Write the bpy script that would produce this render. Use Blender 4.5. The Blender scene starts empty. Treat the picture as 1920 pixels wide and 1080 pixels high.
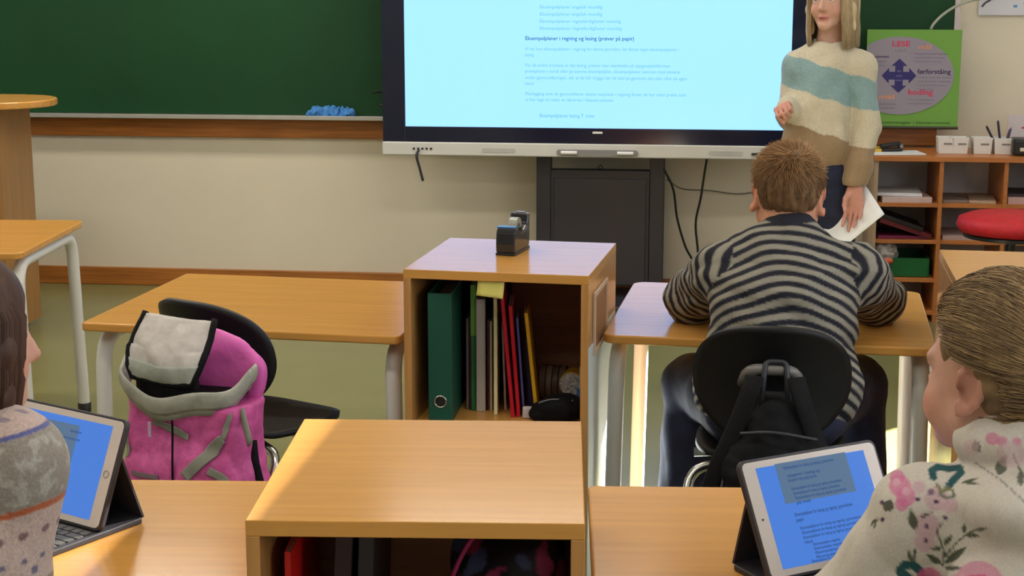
import bpy, bmesh, math, random
import numpy as np
from mathutils import Vector, Matrix, noise as mnoise

random.seed(7)
rng = np.random.default_rng(11)
SC = bpy.context.scene
COL = SC.collection
R_ = math.radians

# ------------------------------------------------------------------ camera, world, lights, exposure
YAW, PITCH = R_(6.7153), R_(11.1262)
cam_d = bpy.data.cameras.new('camera')
cam_d.sensor_width = 36.0
cam_d.lens = 36.0 * 3000.0 / 1920.0
cam_d.clip_start = 0.02
cam = bpy.data.objects.new('camera', cam_d)
cam.location = (0, 0, 1.55)
cam.rotation_euler = (math.pi / 2 - PITCH, 0, YAW)
COL.objects.link(cam)
SC.camera = cam

world = bpy.data.worlds.new('world')
SC.world = world
world.use_nodes = True
wn = world.node_tree.nodes
wn['Background'].inputs['Color'].default_value = (0.75, 0.86, 1.0, 1)
wn['Background'].inputs['Strength'].default_value = 1.6

def area_light(name, loc, rot, sx, sy, power, color):
    d = bpy.data.lights.new(name, 'AREA')
    d.shape = 'RECTANGLE'; d.size = sx; d.size_y = sy
    d.energy = power; d.color = color
    o = bpy.data.objects.new(name, d)
    o.location = loc; o.rotation_euler = rot
    COL.objects.link(o)
    return o

# low winter sun that reaches the floor through a gap shaped for it next to the front wall
sun_d = bpy.data.lights.new('sun', 'SUN')
sun_d.energy = 130.0; sun_d.angle = R_(0.6); sun_d.color = (1.0, 0.96, 0.88)
sun = bpy.data.objects.new('sun', sun_d)
sun.rotation_euler = Vector((-0.69, -0.72, -0.36)).to_track_quat('-Z', 'Y').to_euler()
COL.objects.link(sun)
# daylight of the side windows (right wall)
for wy, pw_ in ((0.4, 34), (2.9, 26), (5.4, 3)):
    area_light('window_daylight', (2.54, wy, 1.75), (0, R_(90), 0), 1.3, 1.7, pw_, (0.86, 0.92, 1.0))
# ceiling lamps: tubes over the class
LAMPS = [(x, y) for y in (0.6, 2.7, 4.8, 6.5) for x in (-2.6, -0.7, 1.3)]
for lx, ly in LAMPS:
    area_light('ceiling_lamp_light', (lx, ly, 2.70), (0, 0, 0), 1.2, 0.22, {-2.6: 19, -0.7: 12.5, 1.3: 5.8}[lx] * {0.6: .8, 2.7: .85, 4.8: 1.15, 6.5: 1.35}[ly], (1.0, 0.93, 0.80))

vs = SC.view_settings
vs.view_transform = 'Standard'
vs.look = 'None'
vs.gamma = 1.0
vs.use_curve_mapping = False
vs.exposure = 0.0

# ------------------------------------------------------------------ materials
def lin(r, g, b):
    f = lambda c: (c / 255 / 12.92) if c / 255 <= 0.04045 else ((c / 255 + 0.055) / 1.055) ** 2.4
    return (f(r), f(g), f(b))

def mat(name, color, rough=0.5, metal=0.0, spec=0.5, var=0.06, scale=6.0, bump=0.0, bscale=60.0, stretch=(1, 1, 1), sss=0.0, coat=0.0, trans=0.0):
    """principled surface whose base colour wavers a little with a noise texture; optional bump"""
    m = bpy.data.materials.new(name)
    m.use_nodes = True
    nt = m.node_tree; n = nt.nodes; l = nt.links
    b = n['Principled BSDF']
    b.inputs['Roughness'].default_value = rough
    b.inputs['Metallic'].default_value = metal
    b.inputs['Specular IOR Level'].default_value = spec
    if sss: b.inputs['Subsurface Weight'].default_value = sss; b.inputs['Subsurface Radius'].default_value = (0.02, 0.008, 0.005); b.inputs['Subsurface Scale'].default_value = 0.4
    if coat: b.inputs['Coat Weight'].default_value = coat; b.inputs['Coat Roughness'].default_value = 0.12
    if trans: b.inputs['Transmission Weight'].default_value = trans
    tc = n.new('ShaderNodeTexCoord'); mp = n.new('ShaderNodeMapping')
    mp.inputs['Scale'].default_value = stretch
    l.new(tc.outputs['Object'], mp.inputs['Vector'])
    nz = n.new('ShaderNodeTexNoise'); nz.inputs['Scale'].default_value = scale; nz.inputs['Detail'].default_value = 5
    l.new(mp.outputs['Vector'], nz.inputs['Vector'])
    rp = n.new('ShaderNodeValToRGB')
    c0 = [max(0, c * (1 - var * 2)) for c in color]; c1 = [min(1, c * (1 + var * 2)) for c in color]
    rp.color_ramp.elements[0].position = 0.25; rp.color_ramp.elements[1].position = 0.75
    rp.color_ramp.elements[0].color = (*c0, 1); rp.color_ramp.elements[1].color = (*c1, 1)
    l.new(nz.outputs['Fac'], rp.inputs['Fac'])
    l.new(rp.outputs['Color'], b.inputs['Base Color'])
    if bump:
        nb = n.new('ShaderNodeTexNoise'); nb.inputs['Scale'].default_value = bscale; nb.inputs['Detail'].default_value = 4
        l.new(mp.outputs['Vector'], nb.inputs['Vector'])
        bp = n.new('ShaderNodeBump'); bp.inputs['Strength'].default_value = bump; bp.inputs['Distance'].default_value = 0.004
        l.new(nb.outputs['Fac'], bp.inputs['Height']); l.new(bp.outputs['Normal'], b.inputs['Normal'])
    return m

def wood(name, color, rough=0.28, axis='x', var=0.10, coat=0.0, spec=0.5):
    st = {'x': (1.2, 22, 22), 'y': (22, 1.2, 22), 'z': (22, 22, 1.2)}[axis]
    return mat(name, color, rough, spec=spec, var=var, scale=3.0, stretch=st, bump=0.03, bscale=8, coat=coat)

def vmat(name, rough=0.8, spec=0.3, var=0.12, scale=220.0, bump=0.25, bscale=350.0, sss=0.0, sheen=0.0, stretch=(1, 1, 1)):
    """surface coloured by its own vertex colours 'Col', with a fine procedural fleck"""
    m = bpy.data.materials.new(name); m.use_nodes = True
    nt = m.node_tree; n = nt.nodes; l = nt.links; b = n['Principled BSDF']
    b.inputs['Roughness'].default_value = rough; b.inputs['Specular IOR Level'].default_value = spec
    if sss: b.inputs['Subsurface Weight'].default_value = sss; b.inputs['Subsurface Radius'].default_value = (0.02, 0.007, 0.004); b.inputs['Subsurface Scale'].default_value = 0.35
    if sheen: b.inputs['Sheen Weight'].default_value = sheen
    at = n.new('ShaderNodeAttribute'); at.attribute_name = 'Col'
    tc = n.new('ShaderNodeTexCoord'); mp = n.new('ShaderNodeMapping'); mp.inputs['Scale'].default_value = stretch
    l.new(tc.outputs['Object'], mp.inputs['Vector'])
    nz = n.new('ShaderNodeTexNoise'); nz.inputs['Scale'].default_value = scale; nz.inputs['Detail'].default_value = 3
    l.new(mp.outputs['Vector'], nz.inputs['Vector'])
    mr = n.new('ShaderNodeMapRange'); mr.inputs['From Min'].default_value = 0.25; mr.inputs['From Max'].default_value = 0.75
    mr.inputs['To Min'].default_value = 1 - var * 2; mr.inputs['To Max'].default_value = 1 + var * 2
    l.new(nz.outputs['Fac'], mr.inputs['Value'])
    mx = n.new('ShaderNodeVectorMath'); mx.operation = 'SCALE'
    l.new(at.outputs['Color'], mx.inputs[0]); l.new(mr.outputs['Result'], mx.inputs['Scale'])
    l.new(mx.outputs['Vector'], b.inputs['Base Color'])
    if bump:
        nb = n.new('ShaderNodeTexNoise'); nb.inputs['Scale'].default_value = bscale
        l.new(mp.outputs['Vector'], nb.inputs['Vector'])
        bp = n.new('ShaderNodeBump'); bp.inputs['Strength'].default_value = bump; bp.inputs['Distance'].default_value = 0.002
        l.new(nb.outputs['Fac'], bp.inputs['Height']); l.new(bp.outputs['Normal'], b.inputs['Normal'])
    return m

def emit(name, color, strength=1.0, gloss=True):
    m = bpy.data.materials.new(name); m.use_nodes = True
    b = m.node_tree.nodes['Principled BSDF']
    b.inputs['Base Color'].default_value = (0.01, 0.01, 0.012, 1)
    b.inputs['Roughness'].default_value = 0.15 if gloss else 0.6
    b.inputs['Emission Color'].default_value = (*color, 1)
    b.inputs['Emission Strength'].default_value = strength
    return m

M = {}
M['wall'] = mat('painted wall', (0.68, 0.625, 0.505), 0.75, var=0.02, scale=1.5, bump=0.05, bscale=120)
M['side_wall'] = mat('side wall paint', (0.62, 0.60, 0.54), 0.8, var=0.02)
M['ceiling'] = mat('ceiling board', (0.75, 0.74, 0.70), 0.9, var=0.02)
M['floor'] = mat('olive linoleum', (0.185, 0.182, 0.072), 0.28, var=0.05, scale=4.0, bump=0.02, bscale=30)
M['pine'] = wood('oiled pine', (0.36, 0.130, 0.027), 0.35, 'x', 0.16)
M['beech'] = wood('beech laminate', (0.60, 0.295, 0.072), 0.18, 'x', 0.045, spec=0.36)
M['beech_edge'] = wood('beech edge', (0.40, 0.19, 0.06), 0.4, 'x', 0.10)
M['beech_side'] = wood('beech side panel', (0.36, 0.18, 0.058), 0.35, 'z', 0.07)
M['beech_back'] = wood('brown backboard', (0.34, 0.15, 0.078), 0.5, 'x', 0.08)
M['shelf_wood'] = wood('alder shelf', (0.47, 0.165, 0.04), 0.35, 'x', 0.10)
M['shelf_side'] = wood('alder shelf side', (0.36, 0.25, 0.16), 0.45, 'z', 0.06)
M['white_steel'] = mat('white powder coat', (0.70, 0.70, 0.68), 0.3, var=0.02)
M['chrome'] = mat('satin steel', (0.55, 0.54, 0.52), 0.25, metal=1.0, var=0.02)
M['alu'] = mat('anodised aluminium', (0.50, 0.50, 0.47), 0.4, metal=0.5, var=0.03)
M['chalk_green'] = mat('green chalkboard', (0.009, 0.057, 0.020), 0.5, spec=0.25, var=0.10, scale=1.6)
M['black_plastic'] = mat('black plastic', (0.012, 0.012, 0.014), 0.4, var=0.05)
M['charcoal'] = mat('charcoal steel', (0.020, 0.021, 0.030), 0.45, var=0.05)
M['bezel'] = mat('glossy display bezel', (0.010, 0.012, 0.030), 0.12, var=0.02)
M['display_grey'] = mat('pale grey display trim', (0.58, 0.58, 0.56), 0.4, var=0.02)
M['mid_grey'] = mat('mid grey plastic', (0.22, 0.22, 0.23), 0.4, var=0.03)
M['screen'] = emit('big display picture', (0.42, 0.90, 1.75), 1.0)
M['screen_text'] = emit('display text', (0.15, 0.56, 0.64), 0.95)
M['screen_bold'] = emit('display bold text', (0.015, 0.17, 0.30), 0.9)
M['white'] = mat('matt white', (0.74, 0.73, 0.72), 0.6, var=0.02)
M['paper'] = mat('white paper', (0.72, 0.74, 0.78), 0.7, var=0.02)
M['black_shell'] = mat('black chair shell', (0.006, 0.006, 0.007), 0.5, spec=0.3, var=0.05, bump=0.08, bscale=400)
M['black_cloth'] = mat('black nylon', (0.0035, 0.0035, 0.005), 0.75, spec=0.2, var=0.2, scale=40, bump=0.2, bscale=120)
M['grip'] = mat('grey grip', (0.16, 0.15, 0.14), 0.35, var=0.04)
M['blue_cloth'] = mat('blue wiping cloth', (0.06, 0.24, 0.62), 0.9, var=0.15, scale=60, bump=0.4)
M['pink'] = mat('pink nylon', (0.62, 0.095, 0.34), 0.5, var=0.09, scale=70, bump=0.8, bscale=38)
M['pink2'] = mat('bright pink nylon', (0.70, 0.12, 0.46), 0.5, var=0.05, scale=30, bump=0.6, bscale=35)
M['grey_cloth'] = mat('light grey lining cloth', (0.52, 0.48, 0.46), 0.8, var=0.10, scale=30, bump=0.3, bscale=70)
M['grey_hem'] = mat('grey backpack hem', (0.36, 0.36, 0.31), 0.8, var=0.12, scale=30, bump=0.3, bscale=70)
M['grey_tape'] = mat('grey webbing', (0.25, 0.25, 0.21), 0.7, var=0.06)

def solid(name, rgb, rough=0.5, **k):
    if name not in M: M[name] = mat(name, lin(*rgb), rough, **k)
    return M[name]

# ------------------------------------------------------------------ object helpers
def tag(o, label=None, cat=None, group=None, kind=None):
    if label: o['label'] = label
    if cat: o['category'] = cat
    if group: o['group'] = group
    if kind: o['kind'] = kind
    return o

def empty(name, loc=(0, 0, 0), rz=0.0):
    o = bpy.data.objects.new(name, None)
    o.empty_display_size = 0.05
    o.location = loc; o.rotation_euler = (0, 0, rz)
    COL.objects.link(o)
    return o

def thing(name, label, cat, loc=(0, 0, 0), rz=0.0, group=None):
    return tag(empty(name, loc, rz), label, cat, group)

def copy_tree(o, parent=None):
    c = o.copy(); COL.objects.link(c)
    if parent: c.parent = parent
    for ch in list(o.children): copy_tree(ch, c)
    return c

def rotz(a):
    c, s = math.cos(a), math.sin(a)
    return np.array([[c, -s, 0], [s, c, 0], [0, 0, 1.0]])

def eul(x, y, z):
    return np.array(Matrix.Rotation(z, 3, 'Z') @ Matrix.Rotation(y, 3, 'Y') @ Matrix.Rotation(x, 3, 'X'))

class MB:
    """collects shapes for ONE mesh object"""
    def __init__(s): s.v = []; s.f = []
    def add(s, vs_, fs):
        o = len(s.v); s.v += [tuple(p) for p in vs_]; s.f += [tuple(i + o for i in f) for f in fs]; return s
    def box(s, c, d, rot=None):
        p = []
        for x in (-.5, .5):
            for y in (-.5, .5):
                for z in (-.5, .5):
                    q = np.array([x * d[0], y * d[1], z * d[2]])
                    if rot is not None: q = rot @ q
                    p.append(q + np.array(c))
        return s.add(p, [(0, 1, 3, 2), (4, 6, 7, 5), (0, 4, 5, 1), (2, 3, 7, 6), (0, 2, 6, 4), (1, 5, 7, 3)])
    def prism(s, poly, z0, z1, fn=None):
        n = len(poly)
        p = [(x, y, z0) for x, y in poly] + [(x, y, z1) for x, y in poly]
        if fn: p = [fn(q) for q in p]
        return s.add(p, [tuple(range(n))[::-1], tuple(range(n, 2 * n))] + [(i, (i + 1) % n, n + (i + 1) % n, n + i) for i in range(n)])
    def tube(s, pts, r, n=10, closed=False, flat=1.0):
        pts = [np.array(p, float) for p in pts]; m = len(pts)
        rr = r if hasattr(r, '__len__') else [r] * m
        up = None; rings = []
        for i, p in enumerate(pts):
            a = pts[(i - 1) % m] if (closed or i > 0) else p
            b = pts[(i + 1) % m] if (closed or i < m - 1) else p
            t = b - a; t /= np.linalg.norm(t) + 1e-12
            if up is None:
                up = np.array([0, 0, 1.0]) if abs(t[2]) < 0.9 else np.array([1.0, 0, 0])
            up = up - t * (up @ t); up /= np.linalg.norm(up) + 1e-12
            sd = np.cross(t, up)
            rings.append([p + rr[i] * (math.cos(2 * math.pi * k / n) * sd + math.sin(2 * math.pi * k / n) * up * flat) for k in range(n)])
        vs_ = [q for g in rings for q in g]; fs = []
        for i in range(m if closed else m - 1):
            j = (i + 1) % m
            for k in range(n): fs.append((i * n + k, i * n + (k + 1) % n, j * n + (k + 1) % n, j * n + k))
        if not closed: fs += [tuple(range(n))[::-1], tuple((m - 1) * n + k for k in range(n))]
        return s.add(vs_, fs)
    def lathe(s, prof, c=(0, 0, 0), n=24, rot=None):
        vs_ = []; fs = []
        for r, z in prof:
            for k in range(n):
                a = 2 * math.pi * k / n; q = np.array([r * math.cos(a), r * math.sin(a), z])
                if rot is not None: q = rot @ q
                vs_.append(q + np.array(c))
        m = len(prof)
        for i in range(m - 1):
            for k in range(n): fs.append((i * n + k, i * n + (k + 1) % n, (i + 1) * n + (k + 1) % n, (i + 1) * n + k))
        fs += [tuple(range(n))[::-1], tuple((m - 1) * n + k for k in range(n))]
        return s.add(vs_, fs)
    def grid(s, fn, nu, nv):
        vs_ = [fn(i / (nu - 1), j / (nv - 1)) for i in range(nu) for j in range(nv)]
        return s.add(vs_, [(i * nv + j, (i + 1) * nv + j, (i + 1) * nv + j + 1, i * nv + j + 1) for i in range(nu - 1) for j in range(nv - 1)])
    def build(s, name, m, parent=None, bevel=0.0, smooth=None, solid_t=0.0, sub=0, loc=None):
        me = bpy.data.meshes.new(name)
        me.from_pydata(s.v, [], s.f); me.validate()
        bm = bmesh.new(); bm.from_mesh(me); bmesh.ops.recalc_face_normals(bm, faces=bm.faces); bm.to_mesh(me); bm.free()
        if m: me.materials.append(m)
        if smooth is not None:
            me.polygons.foreach_set('use_smooth', [True] * len(me.polygons))
            if smooth < 179: me.set_sharp_from_angle(angle=R_(smooth))
        o = bpy.data.objects.new(name, me); COL.objects.link(o)
        if parent: o.parent = parent
        if loc: o.location = loc
        if solid_t:
            md = o.modifiers.new('thick', 'SOLIDIFY'); md.thickness = solid_t; md.offset = 0
        if bevel:
            md = o.modifiers.new('bevel', 'BEVEL'); md.width = bevel; md.segments = 3; md.limit_method = 'ANGLE'; md.angle_limit = R_(35)
        if sub:
            md = o.modifiers.new('sub', 'SUBSURF'); md.levels = sub; md.render_levels = sub
        return o

def bx(name, c, d, m, parent=None, bevel=0.002, rot=None):
    return MB().box(c, d, rot).build(name, m, parent, bevel=bevel)

def rrect(w, h, r, n=6, cx=0, cy=0):
    out = []
    for sx, sy, a0 in ((1, 1, 0), (-1, 1, 90), (-1, -1, 180), (1, -1, 270)):
        for k in range(n + 1):
            a = R_(a0 + 90 * k / n)
            out.append((cx + sx * (w / 2 - r) + r * math.cos(a), cy + sy * (h / 2 - r) + r * math.sin(a)))
    return out

def fillet(pts, r, n=6):
    pts = [np.array(p, float) for p in pts]; out = [pts[0]]
    for a, b, c in zip(pts, pts[1:], pts[2:]):
        u = (a - b); lu = np.linalg.norm(u); u /= lu; w = (c - b); lw = np.linalg.norm(w); w /= lw
        q = min(r, lu * .49, lw * .49)
        p0, p2 = b + u * q, b + w * q
        for k in range(n + 1):
            t = k / n; out.append((1 - t) ** 2 * p0 + 2 * t * (1 - t) * b + t * t * p2)
    out.append(pts[-1]); return out

def smooth_path(pts, n=8):
    """Catmull-Rom through the points"""
    P = [np.array(p, float) for p in pts]; P = [2 * P[0] - P[1]] + P + [2 * P[-1] - P[-2]]; out = []
    for i in range(1, len(P) - 2):
        for k in range(n):
            t = k / n
            out.append(.5 * ((2 * P[i]) + (-P[i - 1] + P[i + 1]) * t + (2 * P[i - 1] - 5 * P[i] + 4 * P[i + 1] - P[i + 2]) * t * t + (-P[i - 1] + 3 * P[i] - 3 * P[i + 1] + P[i + 2]) * t ** 3))
    out.append(P[-2]); return out

def text_obj(name, items, m, parent, bold=0.0, loc=(0, 0, 0)):
    """items: (string, x0, z, width, height) in the parent's XZ plane; each line of writing is a mesh of its own"""
    for st, x0, z, w, h in items:
        cu = bpy.data.curves.new('text', 'FONT'); cu.body = st; cu.size = 1.0; cu.fill_mode = 'FRONT'; cu.resolution_u = 2
        cu.offset = bold
        to = bpy.data.objects.new('text', cu); COL.objects.link(to)
        dg = bpy.context.evaluated_depsgraph_get()
        me = bpy.data.meshes.new_from_object(to.evaluated_get(dg))
        bpy.data.objects.remove(to)
        co = np.array([v.co[:] for v in me.vertices]); sx = w / co[:, 0].max()
        for v in me.vertices: v.co = (x0 + v.co[0] * sx, 0, z + v.co[1] * h)
        me.name = name; me.materials.clear(); me.materials.append(m)
        ob = bpy.data.objects.new(name, me); COL.objects.link(ob); ob.parent = parent; ob.location = loc
        bpy.data.curves.remove(cu)

# ------------------------------------------------------------------ implicit surfaces (for bodies, clothes, bags)
class SDF:
    def __init__(s, lo, hi, h):
        s.lo = np.array(lo, float); s.h = h
        n = np.ceil((np.array(hi) - s.lo) / h).astype(int) + 1
        s.ax = [(s.lo[i] + h * np.arange(n[i])).astype(np.float32) for i in range(3)]
        s.D = np.full(n, 1.0, np.float32)
    def _sub(s, lo, hi, m):
        sl = []
        for i in range(3):
            a = max(0, int((lo[i] - m - s.lo[i]) / s.h)); b = min(len(s.ax[i]), int((hi[i] + m - s.lo[i]) / s.h) + 2)
            sl.append(slice(a, max(a, b)))
        X, Y, Z = (s.ax[i][sl[i]] for i in range(3))
        return tuple(sl), X[:, None, None], Y[None, :, None], Z[None, None, :]
    def _mix(s, sl, d, k, op):
        a = s.D[sl]
        if a.size == 0: return
        d = d.astype(np.float32)
        if op == 'u':
            h = np.clip(.5 + .5 * (a - d) / k, 0, 1); s.D[sl] = a * (1 - h) + d * h - k * h * (1 - h)
        elif op == 's':
            d = -d; h = np.clip(.5 - .5 * (a - d) / k, 0, 1); s.D[sl] = a * (1 - h) + d * h + k * h * (1 - h)
        elif op == 'i':
            h = np.clip(.5 - .5 * (a - d) / k, 0, 1); s.D[sl] = a * (1 - h) + d * h + k * h * (1 - h)
    def cone(s, a, b, ra, rb, k=.02, op='u'):
        a = np.array(a, float); b = np.array(b, float); r = max(ra, rb)
        sl, X, Y, Z = s._sub(np.minimum(a, b) - r, np.maximum(a, b) + r, k + 3 * s.h)
        ab = b - a; L = ab @ ab + 1e-12
        t = np.clip(((X - a[0]) * ab[0] + (Y - a[1]) * ab[1] + (Z - a[2]) * ab[2]) / L, 0, 1)
        d = np.sqrt((X - a[0] - t * ab[0]) ** 2 + (Y - a[1] - t * ab[1]) ** 2 + (Z - a[2] - t * ab[2]) ** 2) - (ra + (rb - ra) * t)
        s._mix(sl, d, k, op); return s
    def chain(s, pts, rs, k=.02):
        for i in range(len(pts) - 1): s.cone(pts[i], pts[i + 1], rs[i], rs[i + 1], k)
        return s
    def ell(s, c, r, k=.02, R=None, op='u'):
        c = np.array(c, float); r = np.array(r, float); R = np.eye(3) if R is None else R
        e = np.sqrt((R ** 2) @ (r ** 2))
        sl, X, Y, Z = s._sub(c - e, c + e, k + 3 * s.h)
        x, y, z = X - c[0], Y - c[1], Z - c[2]
        q = [R[0, i] * x + R[1, i] * y + R[2, i] * z for i in range(3)]
        k0 = np.sqrt(sum((q[i] / r[i]) ** 2 for i in range(3))); k1 = np.sqrt(sum((q[i] / r[i] ** 2) ** 2 for i in range(3))) + 1e-9
        s._mix(sl, k0 * (k0 - 1) / k1, k, op); return s
    def box(s, c, hf, rad, k=.02, R=None, op='u'):
        c = np.array(c, float); hf = np.array(hf, float); R = np.eye(3) if R is None else R
        e = np.abs(R) @ hf
        sl, X, Y, Z = s._sub(c - e, c + e, k + 3 * s.h)
        x, y, z = X - c[0], Y - c[1], Z - c[2]
        q = [np.abs(R[0, i] * x + R[1, i] * y + R[2, i] * z) - (hf[i] - rad) for i in range(3)]
        d = np.sqrt(sum(np.maximum(t, 0) ** 2 for t in q)) + np.minimum(np.maximum(np.maximum(q[0], q[1]), q[2]), 0) - rad
        s._mix(sl, d, k, op); return s
    def plane(s, p, n, k=.01):
        """keep only the side the normal points away from"""
        n = np.array(n, float); n /= np.linalg.norm(n)
        sl, X, Y, Z = s._sub(s.lo, s.lo + s.h * np.array(s.D.shape), 0)
        s._mix(sl, (X - p[0]) * n[0] + (Y - p[1]) * n[1] + (Z - p[2]) * n[2], k, 'i'); return s
    def wrinkle(s, amp, freq, seed=1, stretch=(1, 1, 1), n=7):
        g = np.random.default_rng(seed)
        X, Y, Z = (s.ax[0][:, None, None] * stretch[0], s.ax[1][None, :, None] * stretch[1], s.ax[2][None, None, :] * stretch[2])
        w = np.zeros(s.D.shape, np.float32)
        for i in range(n):
            d = g.normal(size=3); d /= np.linalg.norm(d); d2 = g.normal(size=3); d2 /= np.linalg.norm(d2)
            f = freq * g.uniform(.6, 1.6)
            ph = f * (d[0] * X + d[1] * Y + d[2] * Z) + g.uniform(0, 6.28) + 1.4 * np.sin(.55 * f * (d2[0] * X + d2[1] * Y + d2[2] * Z) + g.uniform(0, 6.28))
            w += (1 - 2 * np.abs(np.sin(ph * .5))).astype(np.float32)
        s.D += (amp / math.sqrt(n)) * w; return s
    def mesh(s, it=2):
        D = s.D; h = s.h; S = D < 0
        c = np.zeros(np.array(D.shape) - 1, np.int8)
        for i in (0, 1):
            for j in (0, 1):
                for k in (0, 1):
                    c += S[i:D.shape[0] - 1 + i, j:D.shape[1] - 1 + j, k:D.shape[2] - 1 + k]
        act = (c > 0) & (c < 8)
        ac = np.argwhere(act); idx = np.full(act.shape, -1, np.int64); idx[act] = np.arange(len(ac))
        acc = np.zeros((len(ac), 3)); cnt = np.zeros(len(ac))
        for ax_ in range(3):
            o1, o2 = [a for a in range(3) if a != ax_]
            for u in (0, 1):
                for w in (0, 1):
                    p = np.zeros(3, int); p[o1] = u; p[o2] = w; q = p.copy(); q[ax_] = 1
                    va = D[tuple((ac + p).T)]; vb = D[tuple((ac + q).T)]; m = (va < 0) != (vb < 0)
                    t = np.where(m, va / np.where(m, va - vb, 1), 0)
                    pos = p[None, :] + t[:, None] * (q - p)[None, :]
                    acc += np.where(m[:, None], pos, 0); cnt += m
        V = s.lo + h * (ac + acc / cnt[:, None])
        Q = []
        for ax_ in range(3):
            o1, o2 = (ax_ + 1) % 3, (ax_ + 2) % 3
            A = np.take(S, range(0, D.shape[ax_] - 1), ax_); B = np.take(S, range(1, D.shape[ax_]), ax_)
            e = np.argwhere(A != B)
            e = e[(e[:, o1] > 0) & (e[:, o2] > 0) & (e[:, o1] < D.shape[o1] - 1) & (e[:, o2] < D.shape[o2] - 1)]
            ins = A[tuple(e.T)]
            d1 = np.zeros(3, int); d1[o1] = 1; d2 = np.zeros(3, int); d2[o2] = 1
            q = np.stack([idx[tuple((e - d1 - d2).T)], idx[tuple((e - d2).T)], idx[tuple(e.T)], idx[tuple((e - d1).T)]], 1)
            q[~ins] = q[~ins][:, ::-1]
            Q.append(q)
        Q = np.concatenate(Q); Q = Q[(Q >= 0).all(1)]
        E = np.concatenate([Q[:, [0, 1]], Q[:, [1, 2]], Q[:, [2, 3]], Q[:, [3, 0]]])
        for _ in range(it):
            sm = np.zeros_like(V); ct = np.zeros(len(V))
            for a, b in ((0, 1), (1, 0)):
                for j in range(3): sm[:, j] += np.bincount(E[:, a], V[E[:, b], j], len(V))
                ct += np.bincount(E[:, a], minlength=len(V))
            V = V * .5 + .5 * sm / np.maximum(ct, 1)[:, None]
        # pull back onto the field
        g = (V - s.lo) / h; i0 = np.clip(np.floor(g).astype(int), 0, np.array(D.shape) - 2); f = g - i0
        val = np.zeros(len(V)); gr = np.zeros((len(V), 3))
        for i in (0, 1):
            for j in (0, 1):
                for k in (0, 1):
                    dv = D[i0[:, 0] + i, i0[:, 1] + j, i0[:, 2] + k]
                    wx, wy, wz = (f[:, 0] if i else 1 - f[:, 0]), (f[:, 1] if j else 1 - f[:, 1]), (f[:, 2] if k else 1 - f[:, 2])
                    val += dv * wx * wy * wz
                    gr += np.stack([(1 if i else -1) * wy * wz, (1 if j else -1) * wx * wz, (1 if k else -1) * wx * wy], 1) * dv[:, None]
        gr /= h; n2 = (gr ** 2).sum(1) + .2
        V = V - np.clip(val / n2, -h, h)[:, None] * gr * .8
        return V, Q

def mesh_obj(name, V, Q, m, parent=None, col=None, smooth=True):
    V = np.asarray(V, np.float32); Q = np.asarray(Q)
    me = bpy.data.meshes.new(name)
    k = Q.shape[1]
    me.vertices.add(len(V)); me.vertices.foreach_set('co', V.ravel())
    me.loops.add(Q.size); me.loops.foreach_set('vertex_index', Q.ravel().astype(np.int32))
    me.polygons.add(len(Q)); me.polygons.foreach_set('loop_start', np.arange(0, Q.size, k, dtype=np.int32))
    me.polygons.foreach_set('loop_total', np.full(len(Q), k, np.int32))
    me.polygons.foreach_set('use_smooth', np.full(len(Q), smooth))
    me.update(calc_edges=True); me.validate()
    if col is not None:
        a = me.color_attributes.new('Col', 'FLOAT_COLOR', 'POINT')
        c4 = np.ones((len(V), 4), np.float32); c4[:, :3] = col
        a.data.foreach_set('color', c4.ravel())
    me.materials.append(m)
    o = bpy.data.objects.new(name, me); COL.objects.link(o)
    if parent: o.parent = parent
    return o

def strands(P, r, cols):
    """P: (N,K,3) polylines -> thin tapered three-sided strands; returns V,Q,colours"""
    N, K, _ = P.shape
    T = np.gradient(P, axis=1); T /= np.linalg.norm(T, axis=2, keepdims=True) + 1e-9
    ref = np.where(np.abs(T[..., 2:3]) < .9, np.array([0, 0, 1.0]), np.array([1.0, 0, 0]))
    A = np.cross(T, ref); A /= np.linalg.norm(A, axis=2, keepdims=True) + 1e-9; B = np.cross(T, A)
    tp = np.linspace(1, .25, K)[None, :, None] * r
    V = np.stack([P + tp * (math.cos(a) * A + math.sin(a) * B) for a in (0, 2.094, 4.189)], 2)   # N,K,3,3
    n, k, s = np.meshgrid(np.arange(N), np.arange(K - 1), np.arange(3), indexing='ij')
    b = lambda k_, s_: (n * K + k_) * 3 + s_
    Q = np.stack([b(k, s), b(k, (s + 1) % 3), b(k + 1, (s + 1) % 3), b(k + 1, s)], -1).reshape(-1, 4)
    C = np.repeat(cols[:, None, :], K * 3, 1).reshape(-1, 3)
    return V.reshape(-1, 3), Q, C

def join(parts):
    V = []; Q = []; C = []; o = 0
    for v, q, c in parts:
        V.append(v); Q.append(q + o); C.append(c); o += len(v)
    return np.concatenate(V), np.concatenate(Q), np.concatenate(C)

# ------------------------------------------------------------------ the room
WY = 7.70
def struct(name, mb, m, bevel=0.0): return tag(mb.build(name, m, bevel=bevel), kind='structure')
struct('floor', MB().box((-0.9, 3.1, -0.05), (7.2, 9.6, 0.1)), M['floor'])
struct('ceiling', MB().box((-0.9, 3.1, 2.85), (7.2, 9.6, 0.1)), M['ceiling'])
struct('wall_front', MB().box((-0.9, WY + .06, 1.4), (7.2, .12, 2.8)), M['wall'])
struct('wall_left', MB().box((-4.36, 3.1, 1.4), (.12, 9.2, 2.8)), M['side_wall'])
struct('wall_back', MB().box((-0.9, -1.56, 1.4), (7.2, .12, 2.8)), M['side_wall'])
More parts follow.
